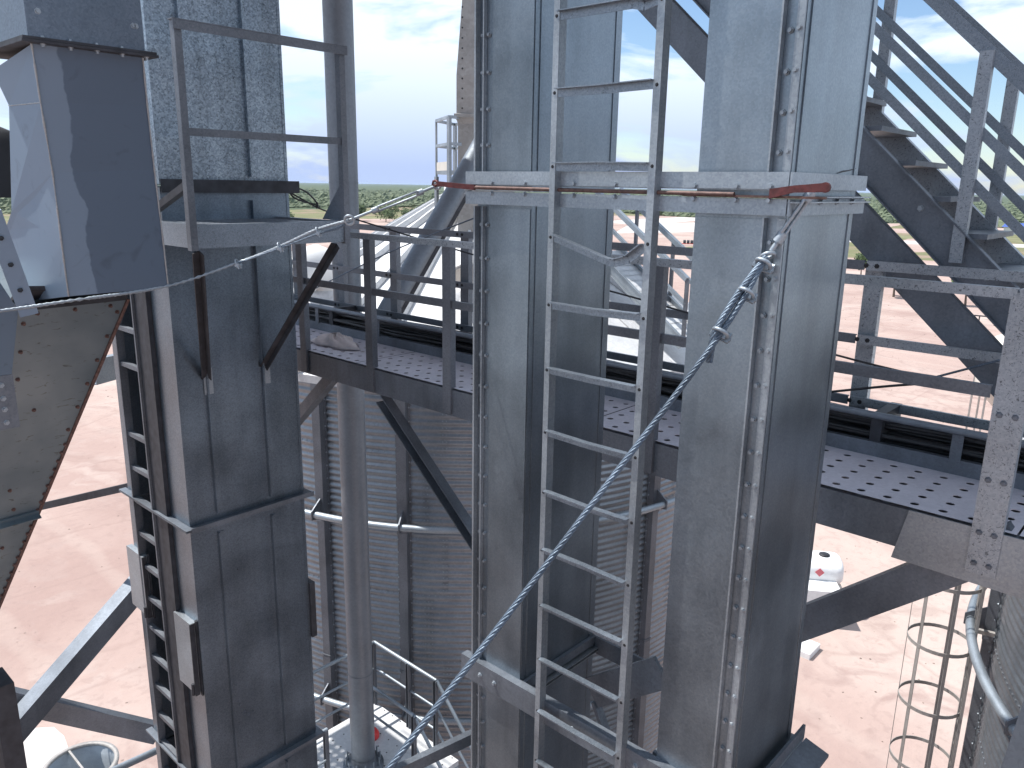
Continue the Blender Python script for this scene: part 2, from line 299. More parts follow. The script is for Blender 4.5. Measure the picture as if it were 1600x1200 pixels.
# ---- ground
def noise_vec(t, P):
    n = N(t, 'ShaderNodeTexNoise'); n.inputs['Scale'].default_value = .15; n.inputs['Detail'].default_value = 5; t.links.new(P, n.inputs['Vector'])
    a = N(t, 'ShaderNodeVectorMath', operation='MULTIPLY_ADD'); a.inputs[1].default_value = (9, 9, 0); t.links.new(n.outputs['Color'], a.inputs[0]); t.links.new(P, a.inputs[2]); return a.outputs[0]
def ground_mat():
    m, t, b = newmat('yard_earth_grass_scrub'); l = t.links.new
    tc = N(t, 'ShaderNodeTexCoord'); P = tc.outputs['Object']
    def noise(sc, det=6, dis=0, ro=.55):
        n = N(t, 'ShaderNodeTexNoise'); n.inputs['Scale'].default_value = sc; n.inputs['Detail'].default_value = det; n.inputs['Distortion'].default_value = dis; n.inputs['Roughness'].default_value = ro
        l(P, n.inputs['Vector']); return n.outputs[0]
    def mix(f, a, b_, bt='MIX'):
        x = N(t, 'ShaderNodeMix', data_type='RGBA', blend_type=bt)
        if isinstance(f, float): x.inputs[0].default_value = f
        else: l(f, x.inputs[0])
        for i, c in ((6, a), (7, b_)):
            if isinstance(c, tuple): x.inputs[i].default_value = c + (1,)
            else: l(c, x.inputs[i])
        return x.outputs[2]
    def rmp(src, stops): r = ramp(t, stops); l(src, r.inputs[0]); return r.outputs[0]
    def math_(op, a, b_=None):
        x = N(t, 'ShaderNodeMath', operation=op)
        for i, c in ((0, a), (1, b_)):
            if c is None: continue
            if isinstance(c, (int, float)): x.inputs[i].default_value = c
            else: l(c, x.inputs[i])
        return x.outputs[0]
    earth = rmp(noise(.035, 8, .6), [(0.36, (.345, .245, .215)), (0.5, (.415, .31, .272)), (0.64, (.475, .385, .34))])
    earth = mix(rmp(noise(.35, 8, 1.2), [(0.36, (0, 0, 0)), (0.5, (1, 1, 1))]), rmp(noise(.08, 6, 1), [(0.35, (.335, .24, .212)), (.65, (.45, .355, .315))]), earth)
    ruts = N(t, 'ShaderNodeTexWave', wave_type='BANDS'); ruts.inputs['Scale'].default_value = .05; ruts.inputs['Distortion'].default_value = 9; ruts.inputs['Detail'].default_value = 4; ruts.inputs['Detail Scale'].default_value = .6
    l(P, ruts.inputs['Vector'])
    earth = mix(rmp(ruts.outputs[1], [(0.0, (.22, .22, .22)), (0.12, (0, 0, 0))]), earth, (.49, .405, .355))
    earth = mix(rmp(noise(2.3, 5, .5), [(0.33, (.75, .75, .75)), (0.45, (1, 1, 1))]), (.27, .195, .175), earth)
    crk = N(t, 'ShaderNodeTexVoronoi', feature='DISTANCE_TO_EDGE'); crk.inputs['Scale'].default_value = .07; l(noise_vec(t, P), crk.inputs['Vector'])
    earth = mix(rmp(crk.outputs['Distance'], [(0.0, (.32, .32, .32)), (0.022, (0, 0, 0))]), earth, (.27, .19, .165))
    trk = N(t, 'ShaderNodeTexWave', wave_type='RINGS'); trk.inputs['Scale'].default_value = .018; trk.inputs['Distortion'].default_value = 5; trk.inputs['Detail'].default_value = 2; trk.inputs['Detail Scale'].default_value = .35
    l(P, trk.inputs['Vector'])
    earth = mix(rmp(trk.outputs[1], [(0.47, (0, 0, 0)), (0.495, (.4, .4, .4)), (0.52, (0, 0, 0))]), earth, (.30, .215, .19))
    grass = rmp(noise(.03, 7, .5), [(0.35, (.30, .22, .17)), (0.5, (.16, .165, .085)), (0.65, (.22, .215, .125))])
    scrub = rmp(noise(.05, 9, .3, .75), [(0.35, (.05, .072, .045)), (0.5, (.09, .115, .065)), (0.66, (.14, .155, .10))])
    sp = N(t, 'ShaderNodeSeparateXYZ'); l(P, sp.inputs[0]); X, Y = sp.outputs[0], sp.outputs[1]
    wob = math_('MULTIPLY', math_('SUBTRACT', noise(.008, 5), .5), 180)
    Yw = math_('ADD', Y, wob); Xw = math_('ADD', X, wob)
    in_g1 = math_('GREATER_THAN', Yw, 388); in_s1 = math_('GREATER_THAN', Yw, 600)
    in_s2 = math_('GREATER_THAN', Xw, 620)
    g2 = math_('MULTIPLY', math_('GREATER_THAN', Xw, 285), math_('LESS_THAN', math_('ADD', Y, math_('MULTIPLY', wob, .5)), 170))
    strip = math_('GREATER_THAN', noise(.012, 2), .5)
    g2 = math_('MULTIPLY', g2, strip)
    col = mix(math_('MAXIMUM', in_g1, g2), earth, grass)
    col = mix(math_('MAXIMUM', in_s1, in_s2), col, scrub)
    l(col, b.inputs['Base Color']); b.inputs['Roughness'].default_value = .95; b.inputs['Specular IOR Level'].default_value = .1
    bp = N(t, 'ShaderNodeBump'); bp.inputs['Strength'].default_value = .5; bp.inputs['Distance'].default_value = .15; l(noise(1.2, 8), bp.inputs['Height']); l(bp.outputs[0], b.inputs['Normal'])
    return m
def leafmat(name, a, b_):
    m, t, b = newmat(name); l = t.links.new
    tc = N(t, 'ShaderNodeTexCoord'); n = N(t, 'ShaderNodeTexNoise'); n.inputs['Scale'].default_value = .35; n.inputs['Detail'].default_value = 5; l(tc.outputs['Object'], n.inputs['Vector'])
    r = ramp(t, [(0.35, a), (0.65, b_)]); l(n.outputs[0], r.inputs[0]); l(r.outputs[0], b.inputs['Base Color']); b.inputs['Roughness'].default_value = .8
    return m
LEAF = leafmat('green_leaves', (.035, .065, .02), (.09, .13, .045))
SCRUB = leafmat('scrub_leaves', (.07, .10, .05), (.155, .18, .105))
BARK = paint('grey_bark', (.12, .09, .07), .9, 0, .3, 8, .5)

# ================================================================== SETTING
g = MB(); g.add([(-20000, -20000, GZ), (20000, -20000, GZ), (20000, 20000, GZ), (-20000, 20000, GZ)], [(0, 1, 2, 3)])
struct('ground', g, ground_mat())
def pad(pxs, name='concrete_pad', mat=CONC, h=.004):
    m = MB(); m.plate([oz(x, y, GZ + h) for x, y in pxs], (0, 0, -h * .9)); return struct(name, m, mat)
pad([(940, 346), (1070, 339), (1120, 342), (1000, 352)])
pad([(985, 350), (1130, 347), (1140, 362), (960, 364)], h=.005)
pad([(38, 1138), (84, 1136), (100, 1150), (108, 1172), (88, 1240), (20, 1240)], h=.006)
pad([(1290, 372), (1700, 385), (1700, 390), (1290, 377)], name='road', h=.004)

# ---------------------------------------------------------------- scrub woodland beyond the fields (one uncountable mass)
def scrub_mass():
    rnd = random.Random(3); m = MB()
    def clump(x, y, r, h):
        k = 14; top = []
        for ring, (rf, zf) in enumerate(((1, .08), (1.05, .45), (.7, .85), (.2, 1.0))):
            for i in range(7):
                a = 2 * PI * i / 7 + ring * .4; q = r * rf * rnd.uniform(.75, 1.25)
                top.append((x + math.cos(a) * q, y + math.sin(a) * q, GZ + h * zf * rnd.uniform(.85, 1.15)))
        n = 7; fs = [(j * n + i, j * n + (i + 1) % n, (j + 1) * n + (i + 1) % n, (j + 1) * n + i) for j in range(3) for i in range(n)] + [tuple(range(21, 28))]
        m.add(top, fs, False)
    for i in range(14000):
        az = math.radians(rnd.uniform(-36, 36)); d = 560 * (1 / (1 - rnd.random() * .78))
        th = YAW - az; x, y = d * math.cos(th), d * math.sin(th)
        wob = 40 * math.sin(x * .013) + 30 * math.sin(y * .021 + 1)
        if not (y + wob > 610 or x + wob > 630): continue
        if x > 600 and y < 260 and rnd.random() < .6: continue
        s_ = rnd.uniform(1.5, 4.2) * (1 + d / 3000)
        clump(x, y, s_ * (1.5 if i % 25 == 0 else 1), rnd.uniform(5.5, 9) if i % 25 == 0 else rnd.uniform(1.6, 4.6))
    o = part('scrub_woodland', m, SCRUB); o['kind'] = 'stuff'; o['label'] = 'low green scrub woodland stretching to the horizon'; o['category'] = 'woodland'
scrub_mass()

def debris():
    rnd = random.Random(21); m = MB()
    for i in range(1500):
        az = math.radians(rnd.uniform(-36, 36)); d = rnd.uniform(24, 190); th = YAW - az; x, y = d * math.cos(th), d * math.sin(th); r_ = rnd.uniform(.015, .05) * (1 + d / 90)
        vs = [(x + math.cos(a) * r_ * rnd.uniform(.6, 1.3), y + math.sin(a) * r_ * rnd.uniform(.6, 1.3), GZ + .002) for a in [2 * PI * k / 6 for k in range(6)]] + [(x, y, GZ + r_ * rnd.uniform(.4, .9))]
        m.add(vs, [(k, (k + 1) % 6, 6) for k in range(6)])
    o = part('loose_stones', m, paint('stones', (.24, .18, .15), .9, 0, .4, .3)); o['kind'] = 'stuff'; o['label'] = 'loose stones and clods scattered over the bare yard'; o['category'] = 'stones'
debris()
def make_tree(label, loc, h, rad, seed, group=None):
    rnd = random.Random(seed); t = thing('tree', label, 'tree', loc, group)
    b = V(loc); tr = MB(); top = b + V((rnd.uniform(-.3, .3), rnd.uniform(-.3, .3), h * .62))
    tr.tube([b, b.lerp(top, .5) + V((.15, .1, 0)), top], [h * .035, h * .025, h * .012], 7)
    cs = []
    for i in range(8):
        a = rnd.uniform(0, 2 * PI); e = b + V((math.cos(a) * rad * rnd.uniform(.3, .8), math.sin(a) * rad * rnd.uniform(.3, .8), h * rnd.uniform(.5, .92)))
        s0 = b.lerp(top, rnd.uniform(.5, 1)); tr.tube([s0, s0.lerp(e, .5) + V((0, 0, .2)), e], [h * .014, h * .009, h * .004], 5); cs.append(e)
    part('trunk', tr, BARK, t)
    cr = MB()
    for c in cs + [top + V((0, 0, h * .2))]:
        for i in range(130):
            d = V((rnd.gauss(0, 1), rnd.gauss(0, 1), rnd.gauss(0, .8))).normalized() * rad * .45 * rnd.random() ** .4
            p = c + d; s_ = h * rnd.uniform(.035, .075); u = V((rnd.gauss(0, 1), rnd.gauss(0, 1), rnd.gauss(0, 1))).normalized(); w = u.orthogonal().normalized()
            cr.add([p - u * s_, p + w * s_, p + u * s_, p - w * s_], [(0, 1, 2, 3)])
    part('crown', cr, LEAF, t); return t
for i, (px, py, h, r_, lb) in enumerate([
        (1396, 464, 7.5, 3.2, 'green tree with its thin trunk under the top rail right of the grey duct'),
        (1345, 432, 5.5, 3.4, 'green tree beside the right edge of the tall grey duct'),
        (1508, 478, 7, 2.6, 'small tree showing between the long brace and the stair stringer'),
        (561, 345, 9, 6, 'dark green tree just right of the tall vertical pipe at the field edge'),
        (603, 347, 8, 7.5, 'dark green tree behind the turnbuckle at the field edge'),
        (640, 346, 7, 6, 'dark green tree right of the turnbuckle at the field edge'),
        (447, 352, 6, 5, 'small tree beside the left tower at the edge of the field')]):
    p = oz(px, py, GZ); make_tree(lb, tuple(p), h, r_, 11 + i, 'trees around the yard')

# ================================================================== SILOS
def polar(c, R, a, z): return V((c[0] + R * math.cos(a), c[1] + R * math.sin(a), z))
def silo(c, R, ze, label, facing, ring_z, stiff, roof_full=True, seams=(), zb=-14.0, roof_label=None):
    t = thing('silo', label, 'silo', (c[0], c[1], GZ), 'corrugated steel silos')
    w = MB(); z = ze; prof = []; pitch = .105
    while z > zb:
        for k in range(6): prof.append((R + .012 * math.cos(2 * PI * k / 6), z - pitch * k / 6))
        z -= pitch
    a0, a1 = facing - 1.75, facing + 1.75
    w.lathe((c[0], c[1], 0), prof[::-1], 84, a0, a1)
    w.lathe((c[0], c[1], 0), [(R, GZ), (R, z), (R, ze)], 84, a1, a0 + 2 * PI)
    w.lathe((c[0], c[1], 0), [(R, GZ), (R, z)], 84, a0, a1)
    part('wall', w, G_SILO, t)
    # roof with raised ribs
    rf = MB(); n = 26
    za = ze + R * math.tan(math.radians(29.5)); Ro = R + .12
    rf.lathe((c[0], c[1], 0), [(Ro, ze - .16), (Ro, ze - .04), (.55, za - .3), (.5, za - .12), (.0, za - .05)], n * 3, smooth=False)
    for i in range(n):
        a = 2 * PI * i / n; p = polar(c, Ro, a, ze); q = polar(c, .6, a, za - .3)
        rf.extr(p, q, (0, 0, 1), [(-.045, -.02), (.045, -.02), (.022, .07), (-.022, .07)])
    r_ = part('roof', rf, G_ROOF, t)
    cap = MB(); cap.lathe((c[0], c[1], 0), [(.62, za - .30), (.62, za - .12), (.25, za + .02), (0, za + .03)], 24); part('roof_cap', cap, G_ROOF, r_)
    # stiffeners: hat posts bolted outside
    for a in stiff:
        m = MB(); rad = V((math.cos(a), math.sin(a), 0)); z0 = ze - .05; k = 0
        while z0 > GZ + .1:
            z1 = max(GZ, z0 - 2.35)
            p = polar(c, R + .015, a, z0); q = polar(c, R + .015, a, z1); wd = .085 if k % 2 == 0 else .078; dp = .10 if k % 2 == 0 else .094
            m.extr(p, q, rad, [(-wd - .03, 0), (-wd, 0), (-wd + .012, dp), (wd - .012, dp), (wd, 0), (wd + .03, 0), (wd + .03, -.012), (-wd - .03, -.012)])
            z0 = z1; k += 1
            p2 = polar(c, R + .12, a, z1 + .02); side = V((-rad.y, rad.x, 0))
            m.plate([p2 - side * .08, p2 + side * .08, p2 + side * .08 - rad * .1, p2 - side * .08 - rad * .1], (0, 0, .02))
        part('stiffener', m, G_POST, t)
        b = MB()
        z0 = ze - .2
        while z0 > -13:
            for s_ in (-1, 1):
                side = V((-rad.y, rad.x, 0)); b.bolt(polar(c, R + .02, a, z0) + side * (.1 * s_), rad, .010, .012)
            z0 -= .21
        part('stiffener_bolts', b, G_BRIGHT, t)
    for zr in ring_z:
        m = MB(); m.tube([polar(c, R + .26, facing + 1.6 * k / 40, zr) for k in range(-40, 41)], .055, 10); part('wind_ring', m, G_BRIGHT, t)
        for a in stiff:
            m = MB(); m.plate([polar(c, R + .1, a, zr + .22), polar(c, R + .1, a, zr - .12), polar(c, R + .33, a, zr - .07), polar(c, R + .33, a, zr + .07)], V((-math.sin(a), math.cos(a), 0)) * .02)
            part('ring_bracket', m, G_POST, t)
    # bolted sheet seams
    if c[0] < 0: return t
    b = MB(); rnd = random.Random(5); k = 0; z0 = ze - 1.12
    while z0 > -13:
        for i in range(-70, 71):
            if rnd.random() < .1: continue
            a = facing + i * .0195; rad = V((math.cos(a), math.sin(a), 0)); b.bolt(polar(c, R + .006, a, z0), rad, .0075, .010, 5)
        for sa in seams:
            aa = sa + (.22 if k % 2 else 0)
            for col in range(3 if k > 2 else 2):
                for j in range(10):
                    a = aa + col * .011; rad = V((math.cos(a), math.sin(a), 0)); b.bolt(polar(c, R + .008, a, z0 + .1 + j * .105), rad, .009, .012, 5)
        z0 -= 1.15; k += 1
    part('seam_bolts', b, G_BRIGHT, t)
    return t
C1 = (11.35, 11.35); R1 = 5.0; ZE = -2.75
def ang_at(px, py, c, R):
    """wall angle of silo c seen through pixel"""
    d = ray(px, py); dx, dy = d.x, d.y; n = math.hypot(dx, dy); dx /= n; dy /= n
    bb = c[0] * dx + c[1] * dy; cc = c[0] ** 2 + c[1] ** 2 - R * R; disc = bb * bb - cc
    r = bb - math.sqrt(max(disc, 0)); return math.atan2(r * dy - c[1], r * dx - c[0])
st = [ang_at(503, 700, C1, R1), ang_at(631, 760, C1, R1), ang_at(1015, 820, C1, R1)]
d0 = abs(st[1] - st[0]); print('stiff', [round(math.degrees(a) % 360, 1) for a in st])
st += [st[0] - (st[1] - st[0]) * k for k in (1, 2)] + [st[1] + (st[2] - st[1]) * .5]
silo(C1, R1, ZE, 'corrugated silo with a white ribbed cone roof behind the walkway', math.radians(225), [-4.95, -8.2], [a for a in st], seams=(ang_at(693, 900, C1, R1), ang_at(560, 900, C1, R1) , ang_at(980, 800, C1, R1)))
C2 = (11.05, -3.55)
fa = math.atan2(3.55, -11.05)
tan2 = ang_at(1560, 1000, C2, R1)
silo(C2, R1, ZE, 'corrugated silo at the right edge behind the caged ladder', fa, [-4.95, -8.2], [math.radians(101), math.radians(124), math.radians(147), math.radians(170)], seams=(math.radians(133),))

silo((-8.6, 9.4), 4.6, ZE, 'unseen corrugated silo added left of the view to darken duct reflections', math.radians(-45), [-4.95], [math.radians(-45 + 25 * k) for k in (-2, -1, 0, 1)])  # out of view; added so the duct faces reflect something dark
# roof vents on the near silo roof
def vent(px, py, r, label, yaw):
    p = rr(px, py, r); a = math.atan2(p.y - C1[1], p.x - C1[0]); d = math.hypot(p.x - C1[0], p.y - C1[1]); rad = V((math.cos(a), math.sin(a), 0))
    zr = ZE + (R1 - d) * math.tan(math.radians(29.5)); b = V((p.x, p.y, zr)); t = thing('roof_vent', label, 'roof vent', tuple(b), 'gooseneck vents on the silo roof')
    m = MB(); pts = [b - V((0, 0, .15)), b + V((0, 0, .18)) + rad * .02, b + V((0, 0, .38)) + rad * .12, b + V((0, 0, .45)) + rad * .32, b + V((0, 0, .40)) + rad * .55, b + V((0, 0, .26)) + rad * .68]
    m.tube(pts, [.34, .34, .35, .35, .35, .35], 22); part('hood', m, WHITE, t)
    s_ = MB(); s_.tube([pts[-1] + (pts[-1] - pts[-2]).normalized() * .005, pts[-1] + (pts[-1] - pts[-2]).normalized() * .03], .31, 22); part('screen', s_, CREAM, t)
    f = MB(); f.lathe(b, [(.42, -.2), (.42, -.02), (.3, .06)], 22); part('flashing', f, G_ROOF, t)
vent(520, 418, 14.0, 'white rounded vent on the silo roof left of the vertical pipe', 0)
vent(738, 425, 13.0, 'white rounded vent on the silo roof beside the left grey duct', 0)

# catwalk box at silo peak
def peak_platform():
    o = rr(706, 268, 15.6); t = thing('peak_platform', 'small railed platform at the silo peak under the casing', 'platform', tuple(o))
    z0 = rr(700, 268, 15.6).z; z1 = rr(700, 192, 15.6).z
    P = [rr(682, 268, 15.6), rr(700, 266, 15.0), rr(760, 268, 15.2), rr(745, 266, 16.6)]; P = [V((p.x, p.y, z0)) for p in P]
    c = [rr(682, 268, 15.2), rr(702, 268, 14.2), rr(752, 268, 14.6), rr(711, 268, 16.0)]; P = [V((p.x, p.y, z0)) for p in c]
    d = MB(); d.plate(P, (0, 0, -.06)); part('floor', d, G_TRIM, t)
    H = z1 - z0
    for i in range(4):
        a, b = P[i], P[(i + 1) % 4]
        pm = MB(); pm.beam(a - V((0, 0, .1)), a + V((0, 0, H)), .06 if i else .03, .06 if i else .03, (1, 0, 0)); part('post', pm, G_TRIM, t)
        for hz in (H, H * .5):
            r_ = MB(); r_.beam(a + V((0, 0, hz)), b + V((0, 0, hz)), .035, .05); part('rail', r_, G_BRIGHT, t)
    k = MB(); k.plate([P[0] + V((0, 0, 0)), P[1], P[1] + V((0, 0, .15)), P[0] + V((0, 0, .15))], (.01, .01, 0)); part('kick_plate', k, CREAM, t)
    for a in (P[0], P[1]):
        l_ = MB(); l_.beam(a - V((0, 0, .102)), a - V((0, 0, .9)), .06, .06, (1, 0, 0)); part('leg', l_, G_TRIM, t)
peak_platform()
def far_casing():
    b = rr(762, 188, 14.8); zt = 5.0; t = thing('far_elevator_casing', 'pale bolted casing rising behind the left grey duct above the silo peak', 'elevator casing', (b.x, b.y, 0))
    hw = .62; m = MB(); e = V((.74, .67, 0)).cross(V((0, 0, 1))); f = V((.74, .67, 0))
    def quad(s_, z, o=0): c = V((b.x, b.y, z)) + e * o; return [c - e * s_ - f * s_, c + e * s_ - f * s_, c + e * s_ + f * s_, c - e * s_ + f * s_]
    m.loft([quad(hw * .8, ZE + 1), quad(hw * .8, .55), quad(hw * .8, b.z - .1), quad(hw * .86, b.z)]); part('lower_casing', m, CREAM_METAL, t)
    m = MB(); m.loft([quad(.56, b.z), quad(.56, b.z + .06), quad(.52, b.z + .07), quad(.52, 1.8), quad(.40, 3.4), quad(.40, zt)]); part('upper_casing', m, CREAM_METAL, t)
    bo = MB(); z = b.z + .15
    while z < 4.0:
        for sd_ in (-.42, .42): bo.bolt(V((b.x, b.y, z)) + e * sd_ - f * .52, -f, .011, .012)
        z += .16
    part('bolts', bo, DARKST, t)
CREAM_METAL = galv('weathered_pale_casing', (.36, .34, .32), (.42, .40, .38), 20, .35, .5, .6, dirt=.25, bump=.02)
far_casing()
def round_pipe(name, label, p, q, r, mat, cat='pipe', flange=True, n=28):
    t = thing(name, label, cat, tuple(min((p, q), key=lambda v: v.z)))
    m = MB(); m.tube([p, q], r, n); part('tube', m, mat, t)
    if flange:
        d = (q - p); k = 3
        for f_ in (.0, .36, .72, 1.0):
            m = MB(); c = p + d * f_; u = d.normalized(); m.tube([c - u * .02, c + u * .02], r * 1.18, n); part('joint_collar', m, mat, t)
    return t
# tall vertical pipe
pc = rr(549, 640, 9.6)
t = thing('down_pipe', 'tall grey vertical round pipe standing between the left tower and the left duct', 'pipe', (pc.x, pc.y, -7.9))
m = MB(); m.tube([V((pc.x, pc.y, z)) for z in (-7.72, 1.9, 6)], .165, 36); part('tube', m, G_PIPE, t)
for z in (-6.4, -.0):
    m = MB(); m.tube([V((pc.x, pc.y, z - .006)), V((pc.x, pc.y, z + .006))], .170, 36); part('joint_band', m, G_PIPE, t)
m = MB(); m.lathe((pc.x, pc.y, 0), [(0, -7.9), (.28, -7.9), (.28, -7.84), (.17, -7.84), (.17, -7.7)], 32); part('foot_flange', m, G_STEEL, t)
m = MB()
for k in range(12):
    a = 2 * PI * k / 12; q = V((pc.x + .235 * math.cos(a), pc.y + .235 * math.sin(a), -7.84)); m.mark(); m.tube([q, q + V((0, 0, .13))], .011, 6)
part('foot_bolts', m, G_BRIGHT, t)
# slanting spout pipe
A_ = rr(566, 560, 9.3); B_ = rr(775, 190, 10.4)
t = thing('slanting_spout', 'grey spout pipe slanting down from behind the left duct to the vertical pipe', 'pipe', tuple(A_))
m = MB(); m.tube([A_, B_], .135, 32); part('tube', m, G_PIPE, t)
m = MB(); u = (B_ - A_).normalized(); sdn = u.cross(V((0, 0, 1))).normalized(); dn = u.cross(sdn).normalized()
if dn.z > 0: dn = -dn
off = sdn * .10 + dn * .085
m.beam(A_ + off, B_ + off, .05, .05, dn); part('wear_rib', m, DARKST, t)
m = MB(); c = A_.lerp(B_, .06); m.tube([c - u * .05, c + u * .05], .16, 32); part('joint_collar', m, G_PIPE, t)

# roof stair on the right slope
def roof_stair():
    P0 = rr(930, 296, 13.9); P1 = rr(1074, 437, 12.4); t = thing('roof_stair', 'pale railed stair running down beyond the walkway between the two ducts', 'stair', tuple(P1 - V((0, 0, 1))))
    d = P1 - P0; side = V((d.y, -d.x, 0)).normalized() * .6
    if side.dot(V((1, 1, 0))) < 0: side = -side
    for k, s_ in enumerate((V((0, 0, 0)), side)):
        for hz, r_ in ((0, .035), (-.38, .025)):
            m = MB(); m.beam(P0 + s_ + V((0, 0, hz)), P1 + s_ + V((0, 0, hz)), r_ * 2, r_ * 2.2); part('hand_rail', m, G_BRIGHT, t)
        m = MB(); m.chan(P0 + s_ + V((0, 0, -1.0)), P1 + s_ + V((0, 0, -1.0)), .05, .18); part('stringer', m, G_TRIM, t)
        for f_ in (.2, .6, 1.0):
            q = P0.lerp(P1, f_) + s_; m = MB(); m.beam(q, q - V((0, 0, 1.05)), .05, .05, (1, 0, 0)); part('post', m, G_POST, t)
    for k in range(18):
        q = P0.lerp(P1, (k + .5) / 18) - V((0, 0, 1.0)); m = MB(); m.plate([q, q + side, q + side + d.normalized() * V((1, 1, 0)).length * .12, q + d.normalized() * .17], (0, 0, -.02)); part('tread', m, G_ROOF, t)
roof_stair()

# ================================================================== ELEVATOR LEGS (two central ducts)
X0, X1 = 2.60, 3.20; ZL, ZM, ZT = -2.46, -.03, 3.0
def leg(y0, y1, label, mir):
    t = thing('elevator_duct', label, 'elevator duct', (X0, (y0 + y1) / 2, -7.4), 'galvanised elevator ducts')
    for i, (a, b) in enumerate(((ZM + .012, ZT), (ZL + .012, ZM - .012), (-4.9, ZL - .012), (-7.3, -4.92))):
        m = MB(); m.box((X0, y0, a), (X1, y1, b)); part('casing_section', m, G_LEG, t)
        # overlapping cover sheet on the left-facing side, and a raised seam strip
        m = MB()
        if mir:   # right duct: cover sheet leaves a bolted strip next to the near corner
            m.box((X0 - .006, y0 + .075, a + .055), (X0 - .001, y1 - .004, b - .055)); part('cover_sheet', m, G_LEG, t)
            m = MB(); m.box((X0 - .028, y0 + .066, a + .05), (X0 - .001, y0 + .0725, b - .05)); m.box((X0 - .010, y0 + .002, a + .05), (X0 - .001, y0 + .028, b - .05)); part('seam_flange', m, G_TRIM, t)
            bm_ = MB(); z = b - .13
            while z > a + .08:
                bm_.bolt((X0 - .001, y0 + .048, z), (-1, 0, 0), .008, .012); bm_.bolt((X0 - .010, y0 + .016, z + .004), (-1, 0, 0), .007, .008); z -= .125
            part('seam_bolts', bm_, G_TRIM, t)
        else:
            m.box((X0 - .006, y0 + .004, a + .055), (X0 - .001, y1 - .085, b - .055)); part('cover_sheet', m, G_LEG, t)
            m = MB(); m.box((X0 - .030, y1 - .012, a + .05), (X0 - .001, y1 - .002, b - .05)); m.box((X0 - .022, y1 - .052, a + .05), (X0 - .001, y1 - .046, b - .05)); part('seam_flange', m, G_TRIM, t)
            bm_ = MB(); z = b - .13
            while z > a + .08:
                bm_.bolt((X0 - .001, y1 - .030, z), (-1, 0, 0), .008, .012); bm_.bolt((X0 - .001, y1 - .066, z), (-1, 0, 0), .008, .012); z -= .15
            part('seam_bolts', bm_, G_TRIM, t)
        m = MB(); m.box((X0 + .03, y0 - .0045, a + .03), (X0 + .036, y0 - .0005, b - .03)); m.box((X1 - .05, y0 - .0045, a + .03), (X1 - .044, y0 - .0005, b - .03)); part('fold_line', m, G_LEG, t)
    for z in (ZM, ZL, -4.91):
        for s_ in (1, -1):
            m = MB(); z1 = z + s_ * .006
            w_ = .058
            m.angle((X1, y0 - .001, z1), (X0, y0 - .001, z1), .045, w_, (0, 0, s_), .005, -s_ if s_ < 0 else -1 * s_)
            m2 = MB(); m2.box((X0 - .045, y0 - .045, min(z1, z1 + s_ * .005)), (X1 + .045, y1 + .045, max(z1, z1 + s_ * .005)))
            part('section_flange', m2, G_TRIM, t)
    return t
DL = leg(2.262, 2.585, 'left galvanised elevator duct, left of the ladder, over the walkway', False)
DR = leg(1.135, 1.478, 'right galvanised elevator duct with the bolted seam and wire rope in front', True)

# band of angle iron that ties both ducts together at eye level
t = thing('tie_band', 'bright angle iron band tying both ducts together at eye level', 'angle iron', (2.56, 1.86, -.1))
for z0, z1 in ((.003, .058), (-.082, -.028)):
    m = MB(); m.box((2.552, 1.12, z0), (2.558, 2.615, z1)); part('band_front', m, G_BRIGHT, t)
    zf = z0 if z0 > 0 else z1
    m = MB(); m.box((2.5585, 1.122, zf - .004), (2.598, 2.613, zf + .0)); part('band_ledge', m, G_BRIGHT, t)
    m = MB(); m.box((2.553, 1.1105, z0), (3.24, 1.1165, z1)); part('band_return', m, G_BRIGHT, t)
m = MB()
for y in (2.45, 2.26, 2.0, 1.8, 1.62, 1.46, 1.3, 1.18):
    m.mark(); m.tube([(2.556, y, .006), (2.545, y, .006)], .004, 6); m.bolt((2.552, y, -.034), (-1, 0, 0), .008, .012); m.bolt((2.552, y, .012), (-1, 0, 0), .008, .010)
for x in (2.65, 2.8, 2.95, 3.1): m.bolt((x, 1.11, -.036), (0, -1, 0), .009, .012)
part('bolts', m, G_BRIGHT, t)
# red clamp rod
t = thing('clamp_rod', 'rusty rod with red end hooks lying along the bright band', 'clamp rod', (2.53, 1.9, -.02))
m = MB(); m.tube([(2.542, 2.62, -.010), (2.54, 1.9, -.014), (2.536, 1.30, -.016)], .0075, 8); m.beam((2.545, 1.5, -.022), (2.546, .99, -.022), .012, .008); part('rod', m, RUSTY, t)
a = ox(684, 287, 2.53); b = ox(742, 293, 2.54); m = MB(); m.beam(a, b, .012, .022); m.tube([a + V((0, 0, .004)), a + V((0, .012, .014)), a + V((0, .03, .01)), a + V((0, .036, -.004)), a + V((0, .015, -.010)), a + V((0, 0, -.004))], .006, 6); part('end_hook', m, RUST, t)
a = ox(1203, 302, 2.535); b = ox(1240, 296, 2.515); c = ox(1290, 292, 2.50); m = MB(); m.loft([[a + V((0, 0, h)) + V((dx, 0, 0)) for dx, h in ((-.006, -.017), (.006, -.017), (.006, .014), (-.006, .014))],
    [b + V((0, 0, h)) + V((dx, 0, 0)) for dx, h in ((-.006, -.010), (.006, -.010), (.006, .012), (-.006, .012))],
    [c + V((0, 0, h)) + V((dx, 0, 0)) for dx, h in ((-.006, -.016), (.006, -.016), (.006, .012), (-.006, .012))]]); m.tube([c + V((-.006, 0, -.002)), c + V((.006, 0, -.002))], .016, 12); part('end_hook', m, RUST, t)

